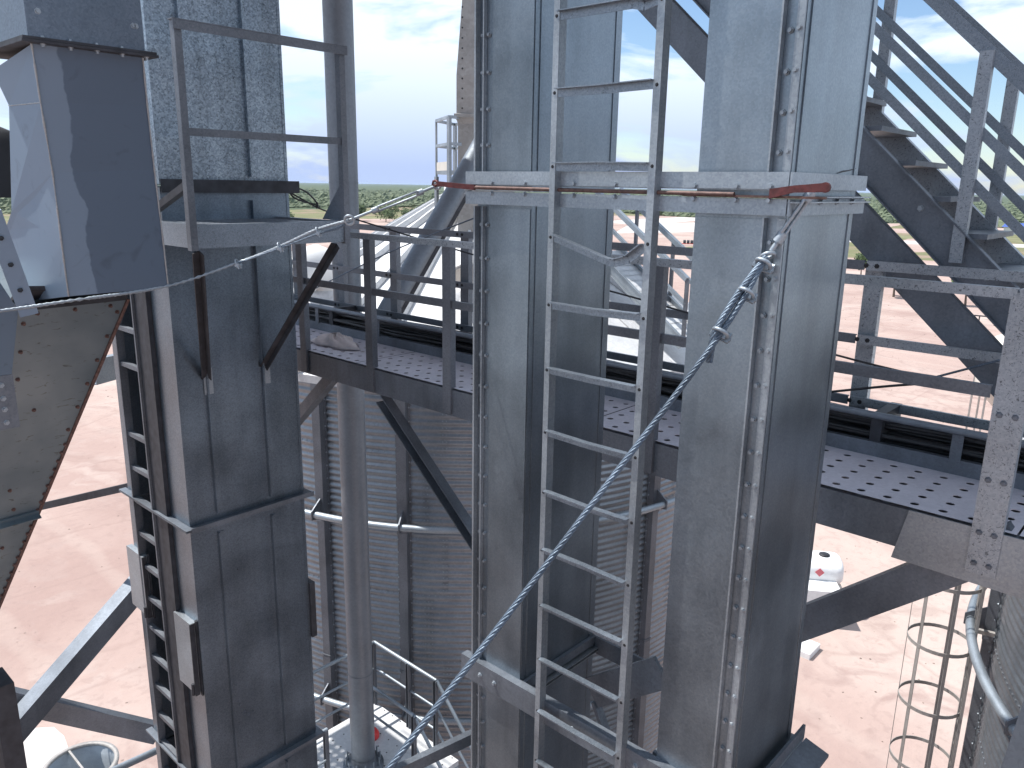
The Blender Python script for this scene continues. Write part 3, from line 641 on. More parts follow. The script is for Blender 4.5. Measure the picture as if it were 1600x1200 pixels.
GREASE = paint('dark_grease', (.03, .028, .03), .5)
t = thing('grease_marks', 'dark greasy scratch marks on the right duct just above the red hook', 'grease marks', (2.9, 1.13, .04))
for a_, b_, w_ in ((oy(1308, 271, 1.133), oy(1338, 263, 1.133), .007), (oy(1266, 276, 1.133), oy(1284, 275, 1.133), .008), (oy(1262, 284, 1.133), oy(1278, 287, 1.133), .007)):
    m = MB(); m.tube([a_, a_.lerp(b_, .3) + V((0, 0, .002)), a_.lerp(b_, .6) - V((0, 0, .001)), b_], [.0012, w_ * .5, w_ * .35, .001], 6)
    c0 = a_.y; m.v = [V((p.x, c0 + (p.y - c0) * .15, p.z)) for p in m.v]; part('smear', m, GREASE, t)
# lower frame round both ducts
t = thing('lower_duct_frame', 'grey channel frame bracing both ducts low in the picture', 'channel frame', (2.56, 1.9, -2.5))
m = MB(); m.chan((2.552, 1.10, -2.44), (2.552, 2.64, -2.44), .045, .125, (0, 0, 1)); part('front_channel', m, G_STEEL, t)
m = MB()
for y in (2.5, 2.4, 2.02, 1.9, 1.55, 1.45): m.bolt((2.552, y, -2.44), (-1, 0, 0), .009, .012)
part('bolts', m, G_BRIGHT, t)
m = MB(); m.beam((3.19, 1.48, -2.44), (3.19, 2.258, -2.44), .012, .10); part('rear_channel', m, G_STEEL, t)
m = MB(); m.mark(); m.beam((2.6, 2.25, -2.41), (3.19, 2.25, -2.41), .02, .05); m.mark(); m.beam((2.62, 1.50, -2.41), (3.19, 1.50, -2.41), .02, .05); part('side_angles', m, G_STEEL, t)
m = MB(); a = ox(925, 1082, 3.0); b = ox(1035, 1050, 3.0); m.beam(a, b, .02, .16, (0, 0, 1)); part('gusset_plate', m, G_STEEL, t)
m = MB(); a = ox(930, 1095, 3.0); b = ox(955, 1165, 3.0); m.beam(a, b, .05, .02, (0, 1, 0)); part('hanger_bar', m, G_STEEL, t)
m = MB(); m.plate([(2.55, 1.09, -2.47), (3.27, 1.09, -2.47), (3.27, .98, -2.50), (2.5, .98, -2.50)], (0, 0, .014)); m.beam((2.5, 1.10, -2.42), (3.26, 1.10, -2.42), .012, .07); part('side_shelf', m, G_STEEL, t)
m = MB(); a = oy(620, 1215, 2.35); m.chan(oy(770, 1140, 2.72), oy(560, 1240, 2.85), .04, .07); part('corner_brace', m, G_STEEL, t)

# ladder between the ducts
t = thing('duct_ladder', 'narrow galvanised ladder standing between the two grey ducts', 'ladder', (2.54, 1.85, -7.4))
for y, s_ in ((2.083, -1), (1.618, 1)):
    m = MB(); w_ = .028 if s_ < 0 else .030
    m.box((2.515, y - w_ / 2, -7.4), (2.520, y + w_ / 2, 2.6)); ye = y - w_ / 2 if s_ < 0 else y - w_ / 2
    m.box((2.5205, ye, -7.4), (2.560, ye + .005, 2.6)); part('stringer', m, G_TRIM, t)
    m = MB()
    for k in range(-6, 22): m.bolt((2.515, y, .63 - .277 * k), (-1, 0, 0), .005, .004)
    part('rivets', m, BLACKR, t)
for k in range(-6, 24):
    z = .63 - .277 * k; m = MB()
    ya, yb = 2.083 - .014, 1.618 + .014
    if k == 3: pts = [(ya, z), (1.80, z - .075), (1.765, z - .08), (1.70, z - .062), (yb, z - .012)]
    elif k == 0: pts = [(ya, z), (1.74, z + .0), (1.69, z - .012), (yb, z + .0)]
    else: pts = [(ya, z), ((ya + yb) / 2, z - random.uniform(-.003, .006)), (yb, z + random.uniform(-.004, .004))]
    for i in range(len(pts) - 1):
        (y0, z0), (y1, z1) = pts[i], pts[i + 1]
        m.extr((2.522, y0, z0), (2.522, y1, z1), (0, 0, 1), [(-.0, -.016), (.004, -.016), (.004, .012), (.03, .012), (.03, .016), (0, .016)])
    part('rung', m, G_SPAN, t)

# ================================================================== WIRE ROPES
def smooth_path(pts, n):
    pts = [V(p) for p in pts]; out = []
    for i in range(len(pts) - 1):
        p0 = pts[max(i - 1, 0)]; p1 = pts[i]; p2 = pts[i + 1]; p3 = pts[min(i + 2, len(pts) - 1)]
        for k in range(n):
            s_ = k / n; out.append(.5 * ((2 * p1) + (p2 - p0) * s_ + (2 * p0 - 5 * p1 + 4 * p2 - p3) * s_ ** 2 + (-p0 + 3 * p1 - 3 * p2 + p3) * s_ ** 3))
    out.append(pts[-1]); return out
def rope(m, path, r, pitch, strands=6, seg=5, start=0.0):
    """laid wire rope: strands twisting round the path"""
    L_ = [0]
    for i in range(1, len(path)): L_.append(L_[-1] + (path[i] - path[i - 1]).length)
    fr = []; prev = None
    for i, p in enumerate(path):
        tt = (path[min(i + 1, len(path) - 1)] - path[max(i - 1, 0)]).normalized()
        a = (tt.cross(V((0, 0, 1))).normalized() if prev is None else (prev - tt * prev.dot(tt)).normalized()); prev = a; fr.append((a, tt.cross(a)))
    for s_ in range(strands):
        pp = []
        for i, p in enumerate(path):
            g_ = 2 * PI * (s_ / strands + (L_[i] + start) / pitch); a, b = fr[i]; pp.append(p + (a * math.cos(g_) + b * math.sin(g_)) * r * .62)
        m.tube(pp, r * .40, seg)
    return m
def resample(path, step):
    out = [path[0]]; acc = 0
    for i in range(1, len(path)):
        seg = path[i] - path[i - 1]; l_ = seg.length
        k = max(1, int(l_ / step))
        for j in range(1, k + 1): out.append(path[i - 1] + seg * j / k)
    return out
def clip(m, c, u, nrm, r):
    """wire rope U-bolt grip: saddle block, U bolt and two nuts"""
    u = u.normalized(); nrm = (nrm - u * nrm.dot(u)).normalized(); s_ = u.cross(nrm)
    for k in (-1, 1):
        pts = [c + s_ * (r * 1.55 * k) - nrm * r * 3.0, c + s_ * (r * 1.55 * k) + nrm * r * .3]
        m.tube(pts, r * .42, 8); m.tube([c + s_ * (r * 1.55 * k) - nrm * r * 2.1, c + s_ * (r * 1.55 * k) - nrm * r * 1.2], r * .8, 6)
    m.tube([c + s_ * (r * 1.55 * math.cos(a)) + nrm * (r * .3 + r * 1.5 * math.sin(a)) for a in [PI * k / 10 for k in range(11)]], r * .42, 8)
    m.extr(c - u * r * 1.1 - nrm * r * 1.0, c + u * r * 1.1 - nrm * r * 1.0, nrm, [(-r * 2.1, -r * .5), (r * 2.1, -r * .5), (r * 2.1, r * .4), (r * 1.0, r * .1), (-r * 1.0, r * .1), (-r * 2.1, r * .4)])
    m.extr(c - u * r * .8 - nrm * r * .6, c + u * r * .8 - nrm * r * .6, nrm, [(-r * 1.3, -r * .5), (r * 1.3, -r * .5), (r * 1.3, r * .6), (-r * 1.3, r * .6)])
def turnbuckle(m, a, b, w, r, screw0=.15, screw1=.15):
    d = b - a; u = d.normalized(); s_ = u.cross(V((0, 0, 1))).normalized(); s_ = (s_ + u.cross(s_) * .6).normalized()
    A = a + d * screw0; B = b - d * screw1
    m.tube([a, A + u * .02], r * .8, 10); m.tube([B - u * .02, b], r * .8, 10)
    for c in (A, B): m.tube([c - u * r * 1.6, c + u * r * 1.6], r * 1.7, 10)
    for k in (-1, 1): m.tube([A, A + u * .02 + s_ * (k * w), B - u * .02 + s_ * (k * w), B], r * .62, 8)
def ring(m, c, n_, R, r, seg=20):
    a = n_.orthogonal().normalized(); b = n_.cross(a).normalized()
    m.tube([c + (a * math.cos(2 * PI * k / seg) + b * math.sin(2 * PI * k / seg)) * R for k in range(seg + 1)], r, 8)
# big rope
P = [rr(1197, 402, 2.80), rr(1124, 524, 2.66), rr(935, 775, 2.42), rr(788, 968, 2.22), rr(660, 1133, 2.06), rr(560, 1262, 1.94)]
t = thing('heavy_guy_rope', 'thick twisted wire rope running from the red hook down across the ladder', 'wire rope', tuple(P[-1]))
pa = resample(smooth_path(P, 12), .012); m = rope(MB(), pa, .0108, .14); part('rope', m, G_ROPE, t)
u = (P[1] - P[0]).normalized(); sd_ = u.cross(rt.cross(up)).normalized()
tl = [P[0], P[0] + u * .10 + sd_ * .012, P[0].lerp(P[1], .6) + sd_ * .019, P[1] + sd_ * .016, rr(1108, 566, 2.655)]
m = rope(MB(), resample(smooth_path(tl, 6), .012), .0125, .13); part('rope_tail', m, G_ROPE, t)
for px, py, r_ in ((1193, 412, 2.80), (1166, 458, 2.735), (1126, 520, 2.665)):
    m = MB(); clip(m, rr(px, py, r_), u, (-fw * .35 + sd_ * -.3 + up * .9), .0160); part('rope_clip', m, G_BRIGHT, t)
a = rr(1270, 297, 2.83); b = rr(1205, 392, 2.82); m = MB(); turnbuckle(m, a, b, .016, .0105, .10, .22); part('turnbuckle', m, G_BRIGHT, t)
m = MB(); ring(m, b + (b - a).normalized() * .018, V((.3, .4, .8)).normalized(), .020, .007); part('thimble', m, G_BRIGHT, t)
# left rope
u_ = None
P = [rr(546, 344, 3.75), rr(494, 359, 3.82), rr(437, 385, 3.88), rr(370, 411, 3.92), rr(262, 447, 3.80), rr(110, 470, 3.62), rr(0, 486, 3.55), rr(-120, 500, 3.5)]
t = thing('light_guy_rope', 'thin wire rope with turnbuckle sagging from the left duct across to the left edge', 'wire rope', tuple(P[-1]))
m = rope(MB(), resample(smooth_path(P, 10), .02), .0078, .08, 5, 4); part('rope', m, G_BRIGHT, t)
m = rope(MB(), resample(smooth_path([P[0], rr(530, 356, 3.78), rr(495, 366, 3.81), rr(437, 388, 3.875), rr(368, 413, 3.915)], 8), .02), .0055, .07, 5, 4); part('rope_tail', m, G_ROPE, t)
for px, py, r_ in ((497, 361, 3.80), (437, 385, 3.87), (371, 411, 3.91)):
    m = MB(); clip(m, rr(px, py, r_), P[2] - P[1], V((0, 0, 1)), .0095); part('rope_clip', m, G_BRIGHT, t)
a = rr(683, 290, 3.84); b = rr(546, 344, 3.75); m = MB(); turnbuckle(m, a, b, .022, .0085, .20, .28); part('turnbuckle', m, G_BRIGHT, t)
m = MB(); ring(m, b, V((.6, .5, .3)).normalized(), .022, .006); ring(m, a, V((.6, .5, .3)).normalized(), .016, .006); part('shackle', m, G_BRIGHT, t)
# dark guys behind
def guy(pts, r, label, loop=False):
    m = MB(); m.tube(smooth_path(pts, 6), r, 6)
    return m
t = thing('dark_guy_rope', 'dark wire rope looped at the left tower and running right behind the walkway rail', 'wire rope', tuple(rr(1452, 590, 5.2)))
pA = ox(452, 300, 3.55); m = guy([pA + V((0, 0, 0)), ox(500, 326, 3.8), ox(540, 338, 4.0), ox(740, 398, 4.4), ox(980, 462, 4.55), ox(1300, 553, 4.7), ox(1455, 591, 4.75)], .007, ''); part('rope', m, BLACK, t)
m = MB(); m.tube(smooth_path([ox(452, 298, 3.55), ox(463, 294, 3.58), ox(480, 301, 3.7), ox(495, 318, 3.78), ox(478, 316, 3.68), ox(460, 309, 3.58), ox(452, 300, 3.55)], 6), .007, 6); part('eye_loop', m, BLACK, t)
m = MB(); clip(m, ox(496, 320, 3.78), V((1, -1, -.3)), V((0, 0, 1)), .010); part('rope_clip', m, BLACKR, t)
m = guy([ox(1455, 591, 4.75), ox(1562, 563, 4.75)], .007, ''); solo('guy_rope', m, G_ROPE, 'short dark guy rope rising to the right post under the mid rail', 'wire rope', 'thin guy ropes behind the walkway')
m = guy([ox(748, 338, 4.6), ox(600, 398, 4.75), ox(450, 472, 4.8)], .006, ''); solo('guy_rope', m, G_ROPE, 'thin rope crossing behind the walkway rails left of the left duct', 'wire rope', 'thin guy ropes behind the walkway')
m = guy([ox(1300, 612, 4.75), ox(1380, 604, 4.75), ox(1432, 600, 4.75)], .008, ''); solo('guy_rope', m, BLACK, 'loose dark rope end hanging right of the right duct below the mid rail', 'wire rope', 'thin guy ropes behind the walkway')

# ================================================================== WALKWAY
XF, XB = 3.90, 4.90; ZD = -1.46; YA_, YB_ = -2.5, 12.0
t = WK = thing('walkway', 'perforated steel walkway with grey rails running behind the two ducts', 'walkway', (4.4, 3, ZD))
def perforated(m, x0, x1, y0, y1, z, cell, r, n=12):
    nx = int(round((x1 - x0) / cell)); ny = int(round((y1 - y0) / cell)); cx = (x1 - x0) / nx; cy = (y1 - y0) / ny
    vs = []; fs = []
    for j in range(ny):
        for i in range(nx):
            c = V((x0 + cx * (i + .5), y0 + cy * (j + .5) , z)); off = cy * .0
            b = len(vs)
            for k in range(n):
                a = 2 * PI * (k + .5) / n; ca, sa = math.cos(a), math.sin(a); q = max(abs(ca), abs(sa))
                vs.append(c + V((ca / q * cx / 2, sa / q * cy / 2, 0)))
            for k in range(n):
                a = 2 * PI * (k + .5) / n; vs.append(c + V((math.cos(a) * r, math.sin(a) * r, 0)))
            for k in range(n):
                a = 2 * PI * (k + .5) / n; vs.append(c + V((math.cos(a) * r, math.sin(a) * r, -.004)))
            for k in range(n):
                k2 = (k + 1) % n
                fs.append((b + k, b + k2, b + n + k2, b + n + k)); fs.append((b + n + k, b + n + k2, b + 2 * n + k2, b + 2 * n + k))
    m.add(vs, fs)
panels = [(-2.5, .50), (.51, 2.90), (2.91, 5.30), (5.31, 7.70), (7.71, 12.0)]
for y0, y1 in panels:
    m = MB(); perforated(m, XF + .0, XB, y0, y1, ZD, .125, .021); part('deck_panel', m, G_DECK, t)
for x, f_ in ((XF - .006, 1), (XB + .01, -1)):
    m = MB(); m.chan((x, YA_, ZD - .115), (x, YB_, ZD - .115), .06, .20, (0, 0, 1), .008, f_); part('side_beam', m, G_STEEL, t)
m = MB()
y = YA_ + .3
while y < YB_: m.mark(); m.beam((XF + .06, y, ZD - .10), (XB - .06, y, ZD - .10), .05, .12); y += 1.2
part('cross_members', m, G_STEEL, t)
m = MB(); m.plate([(XF - .018, .95, ZD - .01), (XF - .018, 1.0, ZD - .27), (XF - .018, -.6, ZD - .30), (XF - .018, -.6, ZD - .01)], (.010, 0, 0)); part('splice_plate', m, G_TRIM, t, 'paler plate bolted over the beam joint')
def wpost(x, y, w, z0, z1, front, wide=False):
    m = MB(); s_ = -1 if front else 1
    xa = x - .02 if front else x + .02
    # channel with its web facing the camera for front posts
    m.box((xa - .004, y - w / 2, z0), (xa + .002, y + w / 2, z1))
    m.box((xa + .0025, y - w / 2, z0), (xa + .05, y - w / 2 + .006, z1)); m.box((xa + .0025, y + w / 2 - .006, z0), (xa + .05, y + w / 2, z1))
    part('post', m, G_FLECK if wide else G_POST, t)
for y in (6.05, 5.09, 4.17, 2.42): wpost(XF, y, .085, ZD - .20, -.42, True)
wpost(XF - .01, .618, .123, ZD - .22, -.40, True, True)
wpost(XF, -1.2, .09, ZD - .2, -.42, True)
m = MB()
for z in (-.93, -1.23, -1.48, -1.63):
    for dy in (-.03, .03): m.bolt((XF - .035, .618 + dy, z), (-1, 0, 0), .010, .010)
part('post_bolts', m, G_POST, t)
for y in (8.6, 7.75, 6.9, 6.04, 5.05, 3.9, 2.72, 1.58, .1): wpost(XB, y, .10, ZD - .10, -.40, False, y < 2)
def wrail(x, z, y0, y1, h, mat, w=.03, name='rail', sag=0):
    m = MB(); m.extr((x, y0, z), (x, y1, z), (0, 0, 1), [(-w, -h / 2), (-w, h / 2), (w * .4, h / 2), (w * .4, h / 2 - .005), (-w + .005, h / 2 - .005), (-w + .005, -h / 2)]); part(name, m, mat, t)
wrail(XF - .01, -.405, .66, 6.15, .045, G_FLECK, .028, 'front_top_rail'); wrail(XF - .01, -.405, -2.4, .65, .045, G_FLECK, .028, 'front_top_rail')
wrail(XF + .01, -.84, .70, 12, .055, G_POST, .02, 'front_mid_rail'); wrail(XF + .01, -.84, -2.4, .58, .055, G_FLECK, .02, 'front_mid_rail')
for z, n_ in ((-.42, 'rear_top_rail'), (-.86, 'rear_mid_rail'), (-1.24, 'rear_low_rail')):
    wrail(XB - .03, z, 1.62, 12, .055, G_POST, .014, n_); wrail(XB - .03, z, -2.4, 1.61, .055, G_FLECK, .014, n_)
m = MB()
for y in (6.9, 6.04, 1.58, 5.05):
    for z in (-.42, -.86, -1.24):
        for dy in (-.03, .03): m.bolt((XB - .046, y + dy, z), (-1, 0, 0), .010, .006)
part('rail_bolts', m, BLACKR, t)
m = MB(); m.box((4.30, YA_, ZD - .20), (4.87, YB_, ZD - .17)); part('under_tray', m, DARKST, t)
# braces under the walkway
def brace(a, b, label, w=.075, h=.13, mat=None, name='walkway_brace', upv=(1, 0, 0), grp='diagonal braces under the walkway', cat='brace'):
    m = MB(); m.chan(a, b, w, h, upv, .008); return solo(name, m, mat or G_STEEL, label, cat, grp)
brace(V((3.99, 5.02, -1.72)), V((3.99, 3.55, -2.95)), 'dark brace running down from the walkway to the left duct', upv=(0, .64, .77), w=.09, h=.10)
brace(V((3.99, 5.80, -1.66)), V((3.99, 7.3, -2.95)), 'dark brace running down from the walkway behind the left tower', upv=(0, -.64, .77), w=.09, h=.10)
m = MB(); a, b = V((3.93, .50, -1.50)), V((3.93, 1.80, -2.635)); m.chan(a, b, .07, .17, (0, .66, .75), .008, 1); m.beam(a + V((.035, 0, 0)), b + V((.035, 0, 0)), .06, .165, (0, .66, .75)); solo('walkway_brace', m, G_STEEL, 'wide grey brace running from the walkway down to the right duct', 'brace', 'diagonal braces under the walkway')
# long stair brace
m = MB()
pm = V((5.05, 1.795, -.15)); pn = V((5.05, .80, -1.06)); dl = (pm - pn).normalized(); m.chan(pn - dl * .5, pm + dl * 3.2, .07, .205, (0, -.68, .73), .009)
solo('long_brace', m, G_STEEL, 'long wide brace slanting down behind the right duct to the right post', 'brace')

# ---------------------------------------------------------------- stair
t = thing('stair', 'open steel stair with flecked rails descending at the upper right', 'stair', (5.55, .6, ZD))
def line(x, y, dz): return V((x, y, .17 + .94 * (y - 1.6) + dz))
for x, f_ in ((5.2, -1), (5.9, 1)):
    m = MB(); m.chan(line(x, -.15, -.15), line(x, 5.2, -.15), .06, .215, (0, -.685, .73), .008, f_); part('stringer', m, G_STEEL if f_ < 0 else G_FLECK, t)
    for dz, w_ in ((.95, .045), (.55, .035), (.27, .035)):
        m = MB(); h_ = w_ * 1.5; m.extr(line(x, -.2, dz), line(x, 5.2, dz), (0, -.685, .73), [(-w_ / 2, -h_ / 2), (w_ / 2, -h_ / 2), (w_ / 2, -h_ / 2 + .006), (-w_ / 2 + .006, -h_ / 2 + .006), (-w_ / 2 + .006, h_ / 2), (-w_ / 2, h_ / 2)]); part('hand_rail' if dz > .9 else 'mid_rail', m, G_SPAN, t)
    for y in ((1.215, 3.1, 4.9) if f_ < 0 else (1.225, 2.02, 3.1, 4.9)):
        m = MB(); xx = x + (-.03 if f_ < 0 else .03); m.extr(line(xx, y, -.20), V((xx, y, line(xx, y, .95).z)), (1, 0, 0), [(-.035, -.02), (.035, -.02), (.035, -.014), (-.029, -.014), (-.029, .03), (-.035, .03)]); part('post', m, G_FLECK, t)
for k in range(-3, 14):
    z = .0 + .205 * k; y = 1.6 + (z - .17) / .94 + .02; m = MB(); m.extr((5.205, y - .02, z - .02), (5.895, y - .02, z - .02), (0, 0, 1), [(-.14, -.03), (.12, -.03), (.12, .0), (-.14, .0)]); part('tread', m, G_STEEL, t)
m = MB()
for y in (1.9, 1.45, 1.05): m.bolt(line(5.19, y, -.12), (-1, 0, 0), .014, .012)
part('bolts', m, G_BRIGHT, t)
# unseen gallery above the stair, added and widened to shade the walkway deck
t = thing('shade_gallery', 'unseen steel gallery added above the walkway to shade it', 'gallery', (4.4, 6, 4.3))
m = MB(); m.box((2.72, .2, 3.25), (6.4, 11.5, 3.31)); part('deck_panel', m, G_DECK, t)
for x in (2.76, 6.3): m = MB(); m.chan((x, .2, 3.13), (x, 11.5, 3.13), .07, .22); part('side_beam', m, G_STEEL, t)

# ---------------------------------------------------------------- cable tray with cables
t = thing('cable_tray', 'cable tray full of black cables along the back of the walkway', 'cable tray', (4.7, 3, ZD))
XT = 4.53
m = MB(); m.tube([(XT, YA_, -1.215), (XT, YB_, -1.215)], .020, 10); part('top_tube', m, G_PIPE, t)
m = MB(); m.chan((XT + .02, YA_, -1.42), (XT + .02, YB_, -1.42), .04, .085); part('bottom_rail', m, G_STEEL, t)
for k in range(16):
    y = .93 + .98 * (k - 2); m = MB(); m.box((XT + .012, y - .028, -1.39), (XT + .018, y + .028, -1.225)); part('upright', m, G_STEEL, t)
rnd = random.Random(9)
for k in range(34):
    x0 = XT + rnd.uniform(.05, .30); z0 = ZD + .03 + rnd.uniform(.0, .20) * (1 - (x0 - XT) * .3); r_ = rnd.choice((.009, .012, .012, .016))
    pts = []; y = YA_
    while y < YB_:
        pts.append(V((x0 + rnd.uniform(-.018, .018), y, z0 + rnd.uniform(-.012, .012)))); y += .45
    m = MB(); m.tube(smooth_path(pts, 4), r_, 7); part('cable', m, BLACK, t)
m = MB()
for y in (1.35, 4.55, 6.6): m.mark(); m.box((XT + .035, y - .03, ZD + .01), (XT + .37, y + .03, ZD + .245))
part('cable_straps', m, DARKST, t)
# sack on the deck
c = V((4.22, 6.02, ZD)); m = MB(); rnd = random.Random(4); rings = []
for j in range(9):
    f_ = j / 8; q = []
    for i in range(28):
        a = 2 * PI * i / 28; r_ = (1 - f_) ** .7; w_ = 1 + .16 * math.sin(3 * a + 1) + .10 * math.sin(7 * a + j) + rnd.uniform(-.03, .03)
        q.append(c + V((math.cos(a) * .15 * r_ * w_, math.sin(a) * .30 * r_ * w_, .01 + .09 * f_ ** .6 * (1 + .25 * math.sin(5 * a + j)))))
    rings.append(q)
m.loft(rings); m.sm = [True] * len(m.f); solo('sack', m, CLOTH, 'crumpled pale sack lying on the perforated walkway deck by the left tower', 'sack')

# ================================================================== LEFT TOWER
TX0, TX1, TY0, TY1 = 2.49, 3.49, 5.55, 6.68
t = thing('elevator_tower', 'left elevator tower of dark ribbed galvanised casing with flanges', 'elevator tower', (2.98, 6.1, -9.8))
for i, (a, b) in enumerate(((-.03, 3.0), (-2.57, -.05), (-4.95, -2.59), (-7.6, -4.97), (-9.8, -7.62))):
    TM = G_TOW_SHEEN if i == 0 else G_TOW
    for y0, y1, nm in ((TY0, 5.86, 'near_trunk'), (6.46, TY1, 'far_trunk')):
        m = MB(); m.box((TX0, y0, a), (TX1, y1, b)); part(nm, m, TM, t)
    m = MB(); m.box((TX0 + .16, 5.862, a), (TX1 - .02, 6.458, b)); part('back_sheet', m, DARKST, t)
    m = MB()
    for x in (2.70, 3.165):
        m.mark(); m.box((x, TY0 - .035, a + .06), (x + .012, TY0 - .001, b - .09)); m.box((x + .0125, TY0 - .006, a + .06), (x + .05, TY0 - .001, b - .09))
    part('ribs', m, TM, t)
    for xx in ((TX0 - .004, TX0 + .02), (TX1 - .02, TX1 + .003)):
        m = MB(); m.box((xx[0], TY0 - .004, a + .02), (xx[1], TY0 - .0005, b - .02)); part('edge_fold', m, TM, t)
for z in (-.04, -2.58, -4.96, -7.61):
    m = MB()
    for s_ in (0.002, -.010): m.box((TX0 - .06, TY0 - .06, z + s_), (TX1 + .06, TY0 - .001, z + s_ + .007)); m.box((TX0 - .06, TY0, z + s_), (TX0 - .001, TY1 + .04, z + s_ + .007)); m.box((TX1 + .001, TY0, z + s_), (TX1 + .06, TY1 + .04, z + s_ + .007))
    part('flange', m, G_STEEL, t)
    m = MB(); hh = .045 if z > -1 else .02; m.box((TX0 - .02, TY0 - .066, z - hh), (TX1 + .062, TY0 - .061, z + hh)); part('flange_band', m, G_STEEL if z < -1 else DARKST, t)
m = MB()
for x in (2.6, 2.8, 3.0, 3.2, 3.4): m.bolt((x, TY0 - .03, z + .01), (0, 0, 1), .01, .012)
def door(x, y0, y1, z0, z1, label):
    r = MB(); r.box((x - .05, y0, z0), (x, y1, z1)); o = part('access_door', r, G_TRIM, t, label)
    r = MB(); r.box((x - .012, y0 - .03, z0 - .02), (x - .001, y0 - .002, z1 + .02)); r.box((x - .058, y0 - .012, z0 - .01), (x - .02, y0 - .002, z1 + .0)); part('frame', r, DARKST, o)
    r = MB(); r.tube([(x - .06, y0 + .02, z0 - .01), (x - .06, y0 + .02, z0 + .09)], .014, 8); part('latch', r, DARKST, o)
door(TX0, 5.60, 5.88, -4.03, -3.40, 'grey hinged door on the near trunk'); door(TX0, 6.40, 6.72, -3.66, -3.10, 'pale hinged door on the far trunk')
m = MB(); m.box((TX1, TY0 - .03, -3.95), (TX1 + .05, TY0 + .3, -3.42)); part('side_box', m, DARKST, t)
m = MB(); z = -2.0
# ladder on left tower
t = thing('tower_ladder', 'dark ladder set between the two trunks of the left tower', 'ladder', (2.45, 6.28, -9.8))
for y in (6.455, 6.09):
    m = MB(); m.box((2.44, y - .006, -9.8), (2.50, y, -.62)); m.box((2.436, y - .010, -9.8), (2.4395, y + .008, -.62)); part('stringer', m, G_POST, t)
m = MB(); m.box((2.455, 5.865, -9.8), (2.62, 6.07, -.62)); part('side_web', m, DARKST, t)
for k in range(30):
    z = -1.13 - .293 * k
    if k == 2: continue
    m = MB(); m.box((2.45, 6.09, z - .022), (2.462, 6.449, z + .012)); m.box((2.4625, 6.09, z + .004), (2.49, 6.449, z + .011)); part('rung', m, G_POST, t)
# small platform with railing on the left tower
t = thing('side_platform', 'small railed platform bracketed on the right face of the left tower', 'platform', (2.85, 5.1, -.4))
YP = 4.72
m = MB(); m.chan((2.30, YP, -.335), (3.42, YP, -.335), .06, .145, (0, 0, 1), .008, -1); part('front_channel', m, G_SPAN, t)
m = MB(); m.chan((2.30, YP + .003, -.335), (2.30, 5.55, -.335), .05, .145, (0, 0, 1), .008, 1); part('side_channel', m, G_SPAN, t)
m = MB(); m.chan((3.42, YP + .003, -.335), (3.42, 5.55, -.335), .05, .145, (0, 0, 1), .008, -1); part('side_channel', m, G_SPAN, t)
m = MB(); perforated(m, 2.36, 3.36, YP + .06, 5.54, -.275, .08, .014); m.box((2.31, YP + .01, -.283), (3.41, YP + .06, -.275)); part('deck_panel', m, G_STEEL, t)
zt_ = .885
for x, y in ((2.295, YP - .008), (3.425, YP - .008)):
    m = MB(); m.box((x - .022, y - .006, -.42), (x + .022, y, zt_)); m.box((x - .022, y + .0005, -.42), (x - .016, y + .045, zt_)); part('post', m, G_POST, t)
m = MB(); m.box((2.26, YP - .03, zt_ + .001), (3.46, YP + .035, zt_ + .007)); m.box((2.26, YP - .03, zt_ - .05), (3.46, YP - .024, zt_)); part('top_rail', m, G_POST, t)
m = MB(); m.box((2.31, YP - .002, .255), (3.41, YP + .004, .300)); part('mid_rail', m, G_POST, t)
for a, b in (((2.34, YP + .03, -.42), (2.72, 5.545, -1.42)), ((3.36, YP + .03, -.42), (3.20, 5.545, -1.42))):
    m = MB(); m.angle(a, b, .05, .05, (0, -1, 0)); part('bracket_strut', m, DARKST, t)
    m = MB(); m.box((b[0] - .035, b[1] - .010, b[2] - .14), (b[0] + .035, b[1] - .002, b[2] + .06)); part('foot_plate', m, G_TRIM, t)
m = MB(); m.angle((2.31, 4.80, -.05), (2.31, 5.54, -.30), .045, .045); part('knee_bar', m, DARKST, t)
m = MB(); m.plate([(3.405, YP + .0, -.26), (3.405, YP + .0, .02), (3.405, YP + .26, -.26)], (.006, 0, 0)); part('gusset', m, G_STEEL, t)
# bars from the tower to the left
def bar(p, q, w, h, label, mat=G_STEEL, upv=(0, 0, 1)):
    m = MB(); m.chan(p, q, w, h, upv, .008); solo('brace', m, mat, label, 'brace', 'braces beside the left tower')
bar(ox(218, 757, 2.75), ox(-60, 820, 2.0) , .05, .07, 'dark thin bar running from the left tower to the left edge below the hopper', DARKST)
bar(V(rr(240, 900, 8.1)), V(rr(-20, 1205, 7.2)), .16, .20, 'grey brace slanting down left from the left tower at the bottom left', G_STEEL, (0, 0, 1))
bar(V(rr(248, 1150, 7.6)), V(rr(-60, 1080, 7.6)), .10, .19, 'grey beam crossing behind the slanting brace at the bottom left', G_STEEL)
bar(V(rr(230, 562, 8.3)), V(rr(150, 582, 7.5)), .08, .22, 'short pale beam between the hopper edge and the left tower', G_TRIM)
m = MB(); a = rr(-4, 1060, 4.6); b = rr(28, 1260, 4.6); m.beam(a, b, .20, .10, (1, 0, 0)); solo('steel_post', m, DARKST, 'dark steel post cut by the bottom left corner', 'post')

